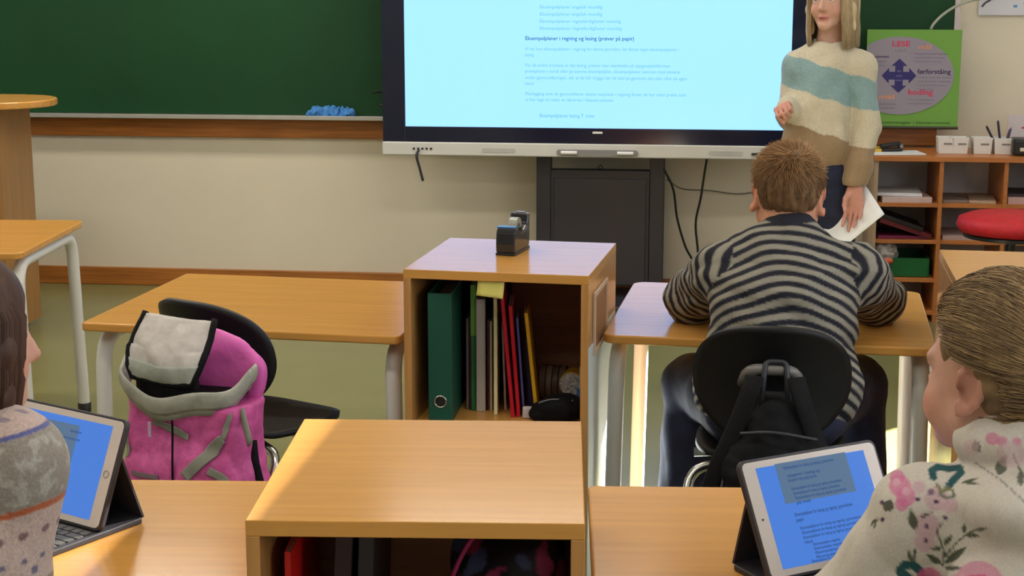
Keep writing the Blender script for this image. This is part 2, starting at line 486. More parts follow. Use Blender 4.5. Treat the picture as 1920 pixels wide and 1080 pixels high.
# right wall with three windows and an unseen narrow gap, shaped to confine the sun to one floor patch
wr = MB()
OPEN = [(-0.3, 1.1), (2.2, 3.6), (4.7, 6.1), (6.84, 7.58)]
yy = -1.6
for a, b in OPEN:
    wr.box((2.66, (yy + a) / 2, 1.4), (.12, a - yy, 2.8)); yy = b
    z0 = 0.9
    z1 = 2.6 if b < 7 else 1.97
    wr.box((2.66, (a + b) / 2, z0 / 2), (.12, b - a, z0)); wr.box((2.66, (a + b) / 2, (2.8 + z1) / 2), (.12, b - a, 2.8 - z1))
wr.box((2.66, (yy + 7.7) / 2, 1.4), (.12, 7.7 - yy, 2.8))
struct('wall_right', wr, M['side_wall'])
blind_m = mat('pale roller blind', (0.7, 0.72, 0.74), 0.8, var=0.02)
for i, (a, b) in enumerate(OPEN):
    w = b - a; hh_ = .85 if i < 3 else .535
    fr = tag(empty('window_%d' % (i + 1), (2.64, (a + b) / 2, .9 + hh_)), kind='structure')
    f = MB()
    for s in (-1, 1): f.box((0, s * (w / 2 - .015), 0), (.05, .03, 2 * hh_)); f.box((0, 0, s * (hh_ - .015)), (.05, w, .03))
    tag(f.build('window_frame', M['white'], fr, bevel=.003), kind='structure')
    if i < 3:
        tag(MB().box((.02, 0, 0), (.01, w - .06, 1.62)).build('window_blind', blind_m, fr), kind='structure')  # unseen blinds added to keep the sun out of these windows
bb = MB().box((-1.0, WY - .011, .045), (6.6, .022, .09))
struct('baseboard_front', bb, M['pine'], .004)
tag(MB().box((-4.29, 3.1, .045), (.02, 9.1, .09)).build('baseboard_left', M['pine'], bevel=.003), kind='structure')

# ceiling lamps
for i, (lx, ly) in enumerate(LAMPS):
    t = thing('ceiling_lamp', 'long white tube lamp fixed to the classroom ceiling', 'lamp', (lx, ly, 2.8), 0, 'ceiling lamps over the class')
    bx('housing', (0, 0, -.03), (1.25, .26, .06), M['white'], t, .004)
    for s in (-1, 1):
        MB().tube([(-.58, s * .06, -.068), (.58, s * .06, -.068)], .013, 10).build('tube', emit('lamp tube', (1, .93, .8), 2.0), t, smooth=180) if i == 0 else None
    if i > 0:
        for ch in first_lamp.children:
            if ch.name.startswith('tube'):
                c = ch.copy(); COL.objects.link(c); c.parent = t
    else: first_lamp = t

# ------------------------------------------------------------------ front wall: chalkboard, rail, poster, sheet
t = thing('chalkboard', 'long dark green chalkboard fixed to the front wall', 'chalkboard', (0, WY, 0))
MB().box((-1.42, -.02, 1.42), (5.14, .03, 1.10)).build('writing_surface', M['chalk_green'], t, bevel=.002)
MB().box((1.163, -.022, 1.62), (.024, .04, .66)).build('edge_strip', mat('pale pink grey edging', (.62, .54, .55), .5, var=.02), t, bevel=.003)
ct = MB(); ct.box((-1.42, -.065, .857), (5.14, .09, .010)); ct.box((-1.42, -.108, .863), (5.14, .006, .020)); ct.box((-1.42, -.010, .864), (5.14, .016, .022))
ct.build('chalk_tray', M['alu'], t, bevel=.002)
MB().box((-1.12, -.014, .800), (4.44, .028, .090)).build('wooden_rail', M['pine'], t, bevel=.005)

def crumple(name, c, sx, sy, sz, m, seed, ang=0.0, h=.004):
    S = SDF((-sx * 1.3, -sy * 1.5, -.01), (sx * 1.3, sy * 1.5, sz * 2.2), h)
    g = np.random.default_rng(seed)
    for i in range(8):
        S.ell((g.uniform(-.75, .75) * sx, g.uniform(-.5, .5) * sy, sz * .45), (sx * g.uniform(.25, .5), sy * g.uniform(.35, .6), sz * g.uniform(.4, .8)), .01)
    S.wrinkle(sz * .22, 130, seed); S.plane((0, 0, 0.0), (0, 0, -1), .002)
    V, Q = S.mesh(1)
    o = mesh_obj(name, V, Q, m); o.location = c; o.rotation_euler = (0, 0, ang); return o
tag(crumple('wiping_cloth', (-1.782, 7.632, .863), .105, .030, .040, M['blue_cloth'], 3), 'crumpled bright blue cloth lying on the chalk tray', 'cloth')
tag(MB().tube([(-1.81, 7.63, .868), (-1.775, 7.632, .868)], .006, 10).build('chalk_stick', M['white'], smooth=40), 'short white chalk stick lying on the chalk tray', 'chalk')
tag(MB().tube(smooth_path([(-1.468, 7.62, .98), (-1.55, 7.66, .99), (-1.60, 7.672, .963), (-1.56, 7.672, .93), (-1.47, 7.64, .905)], 8), .005, 8).build('cable_loop', M['black_plastic'], smooth=180),
    'thin black cable loop sticking out at the left edge of the big screen', 'cable')

# poster with the four arrows
P = thing('wall_poster', 'green poster with pale round diagram and four blue arrows behind the teacher', 'poster', (0.963, 7.572, 0))
MB().box((0, 0, 1.075), (.425, .006, .445)).build('sheet', mat('leaf green print', lin(112, 164, 68), .55, var=.05, scale=3), P, bevel=.001)
MB().tube([(-.215, -.004, .850), (.215, -.004, .850)], .007, 8).build('bottom_rod', solid('poster rod', (60, 60, 45)), P, smooth=60)
cir = MB().prism([(-.058 + .243 * math.cos(a), 1.088 + .178 * math.sin(a)) for a in np.linspace(0, 2 * math.pi, 72)[:-1]], -.0034, -.0060, lambda q: (max(-.211, q[0]), q[2], q[1]))
cir.build('round_diagram', mat('pale lilac print', lin(150, 142, 158), .55, var=.02), P)
ar = MB(); cross = []
for q in range(4):
    c, s = math.cos(q * math.pi / 2), math.sin(q * math.pi / 2)
    cross += [(-.062 + c * x - s * y, 1.088 + s * x + c * y) for x, y in [(.018, .018), (.018, .045), (.036, .045), (0, .078), (-.036, .045), (-.018, .045)]]
ar.prism(cross, -.0062, -.0072, lambda q: (q[0], q[2], q[1]))
ar.build('arrow_cross', solid('navy print', (48, 44, 112), .6), P)
def ptext(name, items, rgb, bold=0.0, y=-.0066):
    text_obj(name, items, solid(name + ' ink', rgb, .7), P, bold, (0, y, 0))
ptext('red_lettering', [('LESE', -.100, 1.222, .082, .034), ('koding', -.018, 1.002, .112, .036)], (214, 60, 96), .02)
ptext('orange_lettering', [('mål', .018, 1.210, .058, .030), ('mål', -.150, .982, .070, .030)], (226, 150, 110), .015)
ptext('dark_lettering', [('førforståing', .020, 1.098, .150, .030), ('engasjement', -.205, 1.170, .095, .016)], (64, 58, 100), .02)
lines = []
for z0, n, x0, w in ((1.186, 3, .004, .145), (1.078, 4, .022, .155), (.976, 2, -.018, .120), (1.150, 2, -.195, .07), (.955, 2, -.15, .08)):
    for k in range(n): lines.append((['lesing gir kunnskap og glede', 'ord og bilete i teksten', 'kva veit eg frå før om dette', 'les og tenk'][k % 4], x0, z0 - .018 * k, w * (1, .95, .85, .5)[k % 4], .011))
lines.append(('LIST', -.085, 1.198, .055, .016))
ptext('small_lettering', lines, (120, 112, 140))
ptext('bottom_lettering', [('Lesestrategiar i klasserommet', -.150, .868, .330, .017)], (38, 92, 30), .01, -.0036)
ptext('arrow_lettering', [('BLI', -.071, 1.106, .018, .009), ('GOD', -.075, 1.084, .026, .010), ('LESAR', -.076, 1.064, .028, .008)], (150, 146, 190), 0, -.0078)

tag(MB().tube(smooth_path([(1.038, 7.60, 1.298), (1.052, 7.60, 1.325), (1.09, 7.60, 1.365), (1.15, 7.60, 1.405), (1.22, 7.60, 1.43), (1.34, 7.61, 1.45)], 8), .0065, 8).build('hanging_cord', solid('pale cord', (170, 172, 160)), smooth=180),
    'pale curved cord rising from the top of the green poster', 'cord')
t = thing('wall_sheet', 'pale sheet with small blue marks on the wall at the upper right', 'sheet', (1.44, 7.69, 1.43))
MB().box((0, 0, .03), (.36, .008, .20)).build('sheet', mat('pale lilac sheet', (.60, .60, .66), .6, var=.02), t, bevel=.001)
mk = MB()
for x, z in ((-.015, -.028), (.03, -.015), (.055, -.032), (.075, -.02), (.04, -.045)): MB().box((x, -.0045, z), (.018, .001, .012)).build('printed_mark', solid('blue print', (90, 140, 190)), t)
dk = MB().tube(smooth_path([(-.165, -.006, -.03), (-.15, -.006, -.012), (-.13, -.006, .0), (-.12, -.006, .02)], 5), .004, 6)
dk.build('dark_squiggle', solid('dark ink', (50, 52, 66)), t, smooth=180)

# ------------------------------------------------------------------ interactive display on its stand
D = thing('interactive_display', 'large wall-size touch display showing a pale cyan text page', 'display', (0, 7.30, 0))
XL, XR = -1.464, .504
xc = (XL + XR) / 2
fr = MB()
fr.box((xc, .045, 1.33), (XR - XL, .07, 1.22)); fr.build('housing', M['charcoal'], D, bevel=.006)
bz = MB()
bz.box((XL + .055, .004, 1.36), (.106, .016, 1.16)); bz.box((XR - .055, .004, 1.36), (.106, .016, 1.16))
bz.box((xc, .004, .818), (XR - XL - .214, .016, .076)); bz.box((xc, .004, 1.914), (XR - XL - .214, .016, .05))
bz.build('bezel', M['bezel'], D, bevel=.003)
MB().box((xc, .006, 1.373), (XR - XL - .216, .008, 1.034)).build('screen', M['screen'], D)
MB().box((xc, .012, .754), (XR - XL, .05, .062)).build('bottom_bar', M['display_grey'], D, bevel=.006)
MB().prism(rrect(.372, .028, .012, 5, -.466, .745), -.014, -.022, lambda q: (q[0], q[2], q[1])).build('pen_tray', M['mid_grey'], D)
for s in (-1, 1): MB().tube([(-.466 + s * .165, -.026, .745), (-.466 + s * .092, -.026, .745)], .0085, 10).build('stylus', M['white'], D, smooth=50)
for x in (-.92, .115): MB().prism(rrect(.155, .020, .008, 4, x, .750), -.0132, -.0145, lambda q: (q[0], q[2], q[1])).build('speaker_grille', solid('speaker grey', (178, 178, 176)), D)
for k in range(5): MB().box((-1.315 + k * .020, -.014, .755), (.010, .004, .008)).build('port', M['black_plastic'], D)
MB().box((.245, -.014, .748), (.028, .004, .011)).build('button', M['charcoal'], D)
MB().box((-.466, -.005, .836), (.046, .003, .010)).build('brand_badge', M['white'], D, bevel=.002)
def stxt(name, rows, m, bold=0.0):
    text_obj(name, rows, m, D, bold, (0, .0012, 0))
px = lambda x: (-.80 + (x - 983) * .002445)
pz = lambda y: 1.431 - (y - 0) * .002440
E = 'Eksempelplaner '
stxt('screen_text', [(s, px(a), pz(y + 3), (b - a) * .002445, .021) for a, b, y, s in (
    (1010, 1126, 12, E + 'engelsk muntlig'), (1010, 1126, 25, E + 'engelsk muntlig'), (1010, 1160, 38, E + 'regneferdigheter muntlig'), (1010, 1162, 51, E + 'regneferdigheter muntlig'),
    (983, 1267, 89, 'Vi har kun eksempelplaner i regning for denne perioden, det finnes ingen eksempelplaner i'), (983, 1000, 100, 'lesing.'),
    (983, 1252, 119, 'For de andre trinnene er det lesing, prøver man utarbeidet på oppgaveplattformen'),
    (983, 1270, 130, 'prøveplaner i norsk eller på samme eksempelplan, eksempelplaner sammen med elevene'),
    (983, 1283, 142, 'under gjennomføringen, slik at de blir trygge når de skal på gjennom den plan eller på egen'), (983, 1000, 153, 'hånd.'),
    (983, 1282, 172, 'Planlegging som de gjennomfører denne nasjonale i regning finner de her etter prøve som'), (983, 1148, 183, 'vi har lagt til rette av læreren i klasserommet'))], M['screen_text'], .0)
stxt('screen_heading', [(E + 'i regning og lesing (prøver på papir)', px(983), pz(73), 202 * .002445, .025)], M['screen_bold'], .012)
stxt('screen_footer', [(E + 'lesing 7. trinn', px(1010), pz(216), 103 * .002445, .024)], M['screen_text'], .006)

ST = thing('display_stand', 'black floor stand with two columns and cabinet under the big display', 'stand', (-.46, 7.46, 0))
for s in (-1, 1): bx('column', (s * .265, 0, .46), (.068, .075, .84), M['charcoal'], ST, .004)
bx('cabinet_panel', (0, -.012, .375), (.462, .06, .55), M['charcoal'], ST, .004)
bx('door_line', (0, -.046, .36), (.43, .010, .50), M['charcoal'], ST, .003)
MB().tube([(.0, -.03, .65), (-.012, -.03, .662), (0, -.03, .672), (.012, -.03, .662)], .003, 6, closed=True).build('hook', M['black_plastic'], ST, smooth=180)
bx('crossbar', (0, .02, .80), (.56, .04, .12), M['charcoal'], ST, .004)
bx('base_plate', (.04, -.05, .025), (.80, .46, .05), M['charcoal'], ST, .008)
for o, pts, r, lab in (('cable', [(-1.292, 7.285, .752), (-1.300, 7.272, .72), (-1.285, 7.272, .66), (-1.272, 7.274, .606)], .006, 'short black cable dangling from the left ports of the display'),
                       ('cable', [(.036, 7.33, .74), (.025, 7.40, .66), (.008, 7.45, .52), (-.012, 7.48, .40), (.002, 7.50, .25), (.02, 7.52, .02)], .0055, 'black cable hanging straight down right of the display stand'),
                       ('cable', [(-.165, 7.42, .66), (-.12, 7.46, .56), (-.10, 7.50, .42), (-.06, 7.54, .28), (-.02, 7.56, .20), (.06, 7.56, .02)], .0055, 'black cable bowing out from the right column of the display stand'),
                       ('cable', [(-.15, 7.50, .60), (-.08, 7.60, .545), (.05, 7.66, .53), (.20, 7.67, .515), (.36, 7.67, .55)], .003, 'thin grey cable sagging along the wall right of the display stand')):
    tag(MB().tube(smooth_path(pts, 8), r, 8).build(o, M['black_plastic'] if r > .004 else solid('grey cable', (96, 94, 92)), smooth=180), lab, 'cable')

# ------------------------------------------------------------------ lectern and desks
t = thing('lectern', 'tall wooden lectern with round-ended top at the left edge', 'lectern', (-3.165, 6.62, 0))
top = [(-.7, -.26), (.14, -.26)] + [(.14 + .26 * math.cos(a), .26 * math.sin(a)) for a in np.linspace(-1.45, 1.45, 14)] + [(.14, .26), (-.7, .26)]
MB().prism(top, .990, 1.020).build('top', M['beech'], t, bevel=.006)
bx('front_panel', (-.225, -.145, .505), (.89, .02, .966), M['beech_side'], t)
bx('side_panel', (.208, .02, .505), (.022, .308, .966), M['beech_side'], t)
bx('side_panel', (-.65, .02, .505), (.022, .308, .966), M['beech_side'], t)
bx('plinth', (-.225, .02, .02), (.80, .24, .04), M['beech_back'], t)

def desk(name, label, loc, rz, w, d, h=.69, group='pupil desks with white legs', r=.035):
    t = thing(name, label, 'desk', (loc[0], loc[1], 0), rz, group)
    MB().prism(rrect(w, d, r, 6), h - .022, h).build('desk_top', M['beech'], t, bevel=.005)
    x, y, zt = w / 2 - .032, d / 2 - .06, h - .045
    for s in (-1, 1):
        for f in (-1, 1):
            pts = fillet([(s * (x + .012), f * (y + .012), .012), (s * x, f * y, zt), (s * x, 0, zt)], .085, 8)
            lg = MB().tube(pts, .0205, 14).build('leg', M['white_steel'], t, smooth=50)
            MB().lathe([(.023, 0), (.024, .03), (.021, .034)], (s * (x + .012), f * (y + .012), 0), 14).build('foot_cap', M['black_plastic'], lg, smooth=40)
        # cross rail under the top
    bx('rail', (0, y - .02, h - .04), (2 * x, .03, .03), M['white_steel'], t, .003)
    return t

desk('desk', 'wooden desk nearest the lectern at the far left', (-2.535, 5.03), R_(5.0), .80, .69)
desk('desk', 'wooden desk with empty top in front of the pink backpack', (-1.098, 4.082), R_(-4.2), .825, .69, r=.014)
desk('desk', 'wooden desk the boy in the striped sweater leans on', (.192, 4.105), R_(-4.0), .79, .70, r=.035)
desk('desk', 'near wooden desk carrying the left tablet', (-1.003, 2.218), R_(4.87), .79, .68, r=.012)
desk('desk', 'near wooden desk carrying the right tablet', (.236, 2.325), R_(4.87), .775, .66, r=.012)

def cubby(label, loc, rz, w=.44, d=.475, h=.86, shelf=.48, top='beech'):
    t = thing('shelf_box', label, 'shelf box', (loc[0], loc[1], 0), rz, 'open wooden shelf boxes between the desks')
    tk = .018
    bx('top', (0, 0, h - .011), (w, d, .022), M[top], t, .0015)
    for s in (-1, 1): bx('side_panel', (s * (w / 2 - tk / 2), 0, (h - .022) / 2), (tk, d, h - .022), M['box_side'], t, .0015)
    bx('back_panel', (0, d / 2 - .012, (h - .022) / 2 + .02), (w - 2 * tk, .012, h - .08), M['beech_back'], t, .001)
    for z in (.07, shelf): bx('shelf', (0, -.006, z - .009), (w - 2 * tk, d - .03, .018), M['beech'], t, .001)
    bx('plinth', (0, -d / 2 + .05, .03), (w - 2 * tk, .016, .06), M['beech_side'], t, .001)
    return t
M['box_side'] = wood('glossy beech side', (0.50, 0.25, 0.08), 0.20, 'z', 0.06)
M['box_top'] = M['beech']
BOX1 = cubby('nearest open shelf box between the two near desks', (-.373, 2.164), R_(4.87), .437, .478)
BOX2 = cubby('open shelf box full of books with a tape dispenser on top', (-.453, 3.901), R_(-4.7), .446, .472)
BOX3 = cubby('shelf box with bare top behind the girl in floral sweater', (.818, 3.845), R_(-3.0), .44, .52)
bx('lower_side_cover', (.2240, -.012, .345), (.003, .44, .68), mat('pale blue grey laminate', lin(196, 208, 214), .35, var=.02), BOX2, .0005)  # added sheet; its pale blue paints reflected light on the box side
# wooden sign holder on the side of the middle box
lh = MB()
for z in (.66, .80): lh.box((.2265, -.06, z), (.007, .20, .012))
for y in (-.16, .04): lh.box((.2265, y, .73), (.007, .012, .152))
lh.build('label_frame', solid('pale wood frame', (205, 176, 150)), BOX2, bevel=.002)
bx('label_card', (.2245, -.06, .73), (.003, .18, .13), solid('brown card', (150, 108, 74)), BOX2, .0005)

# ------------------------------------------------------------------ chairs
def chair(label, loc, rz, seat_z=.47):
    t = thing('school_chair', label, 'chair', (loc[0], loc[1], 0), rz, 'black shell school chairs')
    def sup(u, v, ax_, ay, n=2.7):   # square -> superellipse
        x, y = 2 * u - 1, 2 * v - 1
        r = max(abs(x), abs(y)) + 1e-9; a = math.atan2(y, x)
        q = (abs(math.cos(a)) ** n + abs(math.sin(a)) ** n) ** (-1 / n)
        return ax_ * r * q * math.cos(a), ay * r * q * math.sin(a)
    def back(u, v):
        x, z = sup(u, v, .172, .140, 2.6)
        wdt = 1.0 - .22 * max(0, -z / .14) ** 1.6
        x *= wdt
        return (x, -.205 + .07 * (x / .17) ** 2 - .16 * (z) - .02 * (z / .14) ** 2, seat_z + .190 + z)
    MB().grid(back, 25, 25).build('backrest', M['black_shell'], t, smooth=180, solid_t=.013)
    def seat(u, v):
        x, y = sup(u, v, .172, .172, 2.6)
        z = seat_z + .010 * (x / .195) ** 2 + .012 * max(0, (y - .05) / .14) ** 2 * (-1 if y > .12 else .3) + .02 * max(0, -y - .12) / .07
        return (x, y, z)
    MB().grid(seat, 21, 21).build('seat', M['black_shell'], t, smooth=180, solid_t=.014)
    sp = MB()
    def spine(u, v):
        x = (u - .5) * .09; a = v
        p = [(-.15, .0), (-.205, .012), (-.222, .06), (-.215, .12), (-.208, .18)]
        k = a * 4; i = min(3, int(k)); f = k - i
        return (x, p[i][0] * (1 - f) + p[i + 1][0] * f - .006, seat_z + p[i][1] * (1 - f) + p[i + 1][1] * f)
    sp.grid(spine, 5, 17).build('spine', M['black_shell'], t, smooth=180, solid_t=.016)
    MB().tube(fillet([(-.062, -.222, seat_z + .198), (-.050, -.262, seat_z + .240), (.050, -.262, seat_z + .240), (.062, -.222, seat_z + .198)], .035, 6), .0125, 12).build('grip', M['grip'], t, smooth=180)
    for s in (-1, 1):
        pts = fillet([(s * .10, -.12, seat_z - .018), (s * .175, -.14, seat_z - .03), (s * .185, -.20, seat_z - .12), (s * .185, .10, seat_z - .16), (s * .195, .17, .012), (s * .195, -.20, .012)], .06, 6)
        MB().tube(pts, .0115, 10).build('side_frame', M['chrome'], t, smooth=180)
    MB().tube([(-.19, .165, .012), (.19, .165, .012)], .0115, 10).build('cross_bar', M['chrome'], t, smooth=180)
    MB().tube([(-.178, .04, seat_z - .045), (0, .04, seat_z - .030), (.178, .04, seat_z - .045)], .012, 10).build('seat_support', M['chrome'], t, smooth=180)
    return t
CH1 = chair('black school chair the boy in striped sweater sits on', (.178, 3.66), R_(-3.0))
CH2 = chair('empty black school chair with the pink backpack hung on it', (-1.040, 3.655), R_(-27), .492)
# ------------------------------------------------------------------ shelf unit at the right with the things in and on it
SX0, SY = .776, 7.25      # left outer edge, front plane
SH = thing('shelf_unit', 'low wooden pigeonhole shelf unit against the front wall', 'shelf unit', (SX0, SY, 0))
SD = .40
DIV = [0.0, .285, .565, .845, 1.125]
for i, x in enumerate(DIV):
    bx('side_panel' if i in (0, 4) else 'divider', (x + .009, SD / 2 + (.002 if i not in (0, 4) else 0), .365), (.018, SD - .004, .73), M['shelf_side'] if i == 0 else M['shelf_wood'], SH, .001)
bx('top', (.571, SD / 2, .740), (1.15, SD + .01, .022), M['shelf_wood'], SH, .002)
for z in (.532, .366, .190, .04):
    bx('shelf', (.571, SD / 2 + .004, z), (1.106, SD - .012, .018), M['shelf_wood'], SH, .001)
bx('back_panel', (.571, SD - .006, .37), (1.13, .008, .70), solid('grey back panel', (205, 205, 205), .7), SH, .0)

def flat(name, label, cat, c, d, m, rz=0.0, group=None, tilt=None, bevel=.001):
    R = rotz(rz) if tilt is None else rotz(rz) @ eul(*tilt)
    return tag(MB().box((0, 0, 0), d, R).build(name, m, bevel=bevel, loc=c), label, cat, group)
pw = M['paper']
B = lambda x, y, z: (SX0 + x, SY + y, z)
flat('paper_stack', 'white paper stack on the upper left shelf, lower of two', 'paper', B(.145, .15, .553), (.22, .26, .024), solid('cream paper', (200, 176, 172)), .05)
flat('paper_stack', 'thin white paper stack lying on the other stack in the upper left pigeonhole', 'paper', B(.125, .17, .573), (.20, .24, .014), pw, -.05)
flat('paper_stack', 'low grey paper pile in the upper middle pigeonhole, left one', 'paper', B(.36, .17, .546), (.12, .24, .010), solid('grey paper', (140, 128, 118)), .1)
flat('paper_stack', 'pale paper pile in the upper middle pigeonhole, right one', 'paper', B(.495, .14, .547), (.115, .22, .012), solid('beige paper', (172, 150, 130)), -.12)
flat('paper_stack', 'pale pink paper stack in the upper right pigeonhole', 'paper', B(.67, .15, .556), (.17, .24, .030), solid('pale pink paper', (196, 160, 158)), .05)
flat('paper_stack', 'dark notebook lying on the pink paper in the upper right pigeonhole', 'notebook', B(.68, .16, .578), (.15, .22, .012), solid('dark cover', (60, 50, 60)), -.1)
flat('paper_stack', 'white paper sheets in the middle pigeonhole behind the red stool', 'paper', B(.42, .15, .385), (.22, .26, .020), solid('pinkish paper', (176, 150, 148)), .03)
flat('ring_binder', 'dark red binder leaning flat in the pigeonhole below the paper stacks', 'binder', B(.150, .14, .425), (.24, .25, .022), solid('dark red board', (96, 14, 28), .35), .0, tilt=(0, R_(18), 0))
flat('ring_binder', 'black binder on the red one in the left middle pigeonhole', 'binder', B(.132, .13, .452), (.20, .24, .018), solid('black board', (22, 16, 20), .35), .0, tilt=(0, R_(19), 0))
flat('folder', 'magenta folder at the bottom of the left middle pigeonhole', 'folder', B(.14, .14, .383), (.23, .24, .014), solid('magenta board', (110, 20, 60), .4), .04)
# green crate and plastic bag below
t = thing('green_crate', 'green plastic crate in the lower left pigeonhole', 'crate', B(.165, .17, .199))
gm = solid('green plastic', (10, 96, 44), .4)
for c, d in (((0, 0, .006), (.19, .26, .008)), ):
    bx('floor_plate', c, d, gm, t, .001)
for s in (-1, 1):
    bx('crate_wall', (s * .097, 0, .045), (.006, .27, .085), gm, t, .001); bx('crate_wall', (0, s * .132, .045), (.195, .006, .085), gm, t, .001)
S = SDF((-.09, -.06, -.04), (.09, .06, .15), .005)
S.ell((0, 0, .04), (.065, .04, .06), .02).ell((.02, 0, .10), (.025, .02, .03), .02).ell((-.03, .0, .07), (.03, .025, .04), .02); S.wrinkle(.006, 90, 5)
V, Q = S.mesh(1)
t = thing('plastic_bag', 'crumpled grey plastic bag beside the green crate', 'bag', B(.070, .055, .27))
t.scale = (.78, .78, .78)
mesh_obj('bag_body', V, Q, mat('cloudy plastic film', (.36, .32, .32), .25, var=.2, scale=30), t)
S = SDF((-.05, -.05, -.03), (.05, .05, .04), .004); S.ell((0, 0, 0), (.035, .018, .018), .01); S.wrinkle(.003, 100, 8); V, Q = S.mesh(1)
o = mesh_obj('orange_content', V, Q, solid('orange red', (224, 92, 58)), t); o.location = (.005, -.030, .0)

# on top of the shelf
Zt = .751
flat('paper_sheet', 'white paper sheets lying on the shelf unit top below the poster', 'paper', B(.09, .12, Zt + .003), (.26, .16, .005), pw, .15)
flat('notepad', 'yellow notepad lying at the left end of the shelf top', 'notepad', B(-.0, .18, Zt + .010), (.10, .12, .018), solid('yellow pad', (206, 168, 60)), .1)
t = thing('stapler', 'small black stapler lying on papers on the shelf top', 'stapler', B(.085, .15, Zt + .006), .3)
MB().box((0, 0, .008), (.10, .034, .014)).build('base', M['black_plastic'], t, bevel=.004)
MB().box((-.005, 0, .030), (.095, .030, .018), eul(0, -.12, 0)).build('arm', M['black_plastic'], t, bevel=.006)
MB().tube([(.045, -.012, .024), (.045, .012, .024)], .009, 10).build('hinge', M['mid_grey'], t, smooth=40)
def pen_box(x, label, w=.082, d=.085, h=.073):
    t = thing('pen_box', label, 'box', B(x, .17, Zt), 0, 'white pen boxes on the shelf top')
    m = MB()
    q = lambda s, z: [(-s * w / 2, -s * d / 2, z), (s * w / 2, -s * d / 2, z), (s * w / 2, s * d / 2, z), (-s * w / 2, s * d / 2, z)]
    v = q(.86, 0) + q(1, h) + q(.92, h) + q(.80, .005)
    m.add(v, [(3, 2, 1, 0)] + [(a + i, a + (i + 1) % 4, a + 4 + (i + 1) % 4, a + 4 + i) for a in (0, 4, 8) for i in range(4)] + [(12, 13, 14, 15)])
    m.build('body', M['white'], t, bevel=.002)
    MB().box((.008, -d * .478, h * .62), (.036, .002, .007), eul(-.08, 0, 0)).build('label_strip', solid('grey lettering', (120, 116, 116)), t)
    return t
pen_box(.325, 'white pen box at the left of the row on the shelf', .07)
pen_box(.388, 'white pen box, second from the left on the shelf', .075)
pen_box(.487, 'white pen box with no pens, next to the one holding pens', .085)
pen_box(.580, 'white pen box holding dark pens on the shelf', .088)
for i, (dx, ax_, rgb, lab) in enumerate(((-.026, -.50, (30, 26, 44), 'dark pen leaning left out of the white pen box'), (-.006, -.16, (36, 30, 50), 'upright dark pen in the white pen box'), (.012, .25, (60, 40, 70), 'short purple pen in the white pen box'), (.030, .20, (150, 140, 150), 'grey pen at the right side of the white pen box'))):
    L = (.125, .135, .10, .105)[i]
    tag(MB().tube([(0, 0, 0), (math.sin(ax_) * L, 0, math.cos(ax_) * L), (math.sin(ax_) * (L + .008), 0, math.cos(ax_) * (L + .008))], [.0055, .0055, .002], 8).build('pen', solid('pen %d' % i, rgb, .35), smooth=40, loc=B(.580 + dx * .5, .17 + .006 * i, Zt + .008)), lab, 'pen', 'pens in the white box')
t = thing('label_printer', 'black label printer standing on the shelf top at the right edge', 'printer', B(.690, .13, Zt))
MB().prism(rrect(.16, .13, .03, 6), 0, .075).build('body', M['black_plastic'], t, bevel=.012)
bx('paper_slot', (-.025, -.066, .030), (.055, .004, .016), solid('cream label', (214, 208, 190)), t, .001)
bx('control_strip', (-.01, -.064, .056), (.05, .004, .008), M['mid_grey'], t, .001)
flat('paper_sign', 'white upright sign card behind the black label printer', 'sign', B(.690, .28, Zt + .083), (.145, .012, .165), solid('sign card', (206, 196, 202), .6))
bpy.context.view_layer.update()
bx('red_mark', (.0, -.0068, .025), (.022, .0012, .008), solid('red ink', (180, 70, 90)), bpy.data.objects['paper_sign'], 0)

# red stool in front of the shelf
t = thing('swivel_stool', 'round red cushioned stool in front of the shelf unit', 'stool', (1.265, 6.62, 0))
MB().lathe([(.0, .51), (.15, .510), (.205, .520), (.220, .546), (.210, .574), (.17, .590), (.0, .595)], (0, 0, 0), 40).build('cushion', mat('red upholstery', (.52, .008, .018), .6, var=.08, scale=30, bump=.15), t, smooth=60)
MB().lathe([(.19, .498), (.19, .512), (.0, .512)], (0, 0, 0), 32).build('seat_plate', M['black_plastic'], t, smooth=40)
MB().lathe([(.030, .10), (.030, .33), (.020, .33), (.020, .49)], (0, 0, 0), 20).build('gas_column', M['black_plastic'], t, smooth=40)
for k in range(5):
    a = R_(72 * k + 12); c, s = math.cos(a), math.sin(a)
    lg = MB().tube([(.02 * c, .02 * s, .11), (.15 * c, .15 * s, .085), (.25 * c, .25 * s, .06)], [.022, .018, .013], 8).build('leg', M['black_plastic'], t, smooth=60)
    MB().tube([(.25 * c - .012 * s, .25 * s + .012 * c, .025), (.25 * c + .012 * s, .25 * s - .012 * c, .025)], .024, 14).build('castor', M['black_plastic'], lg, smooth=40)
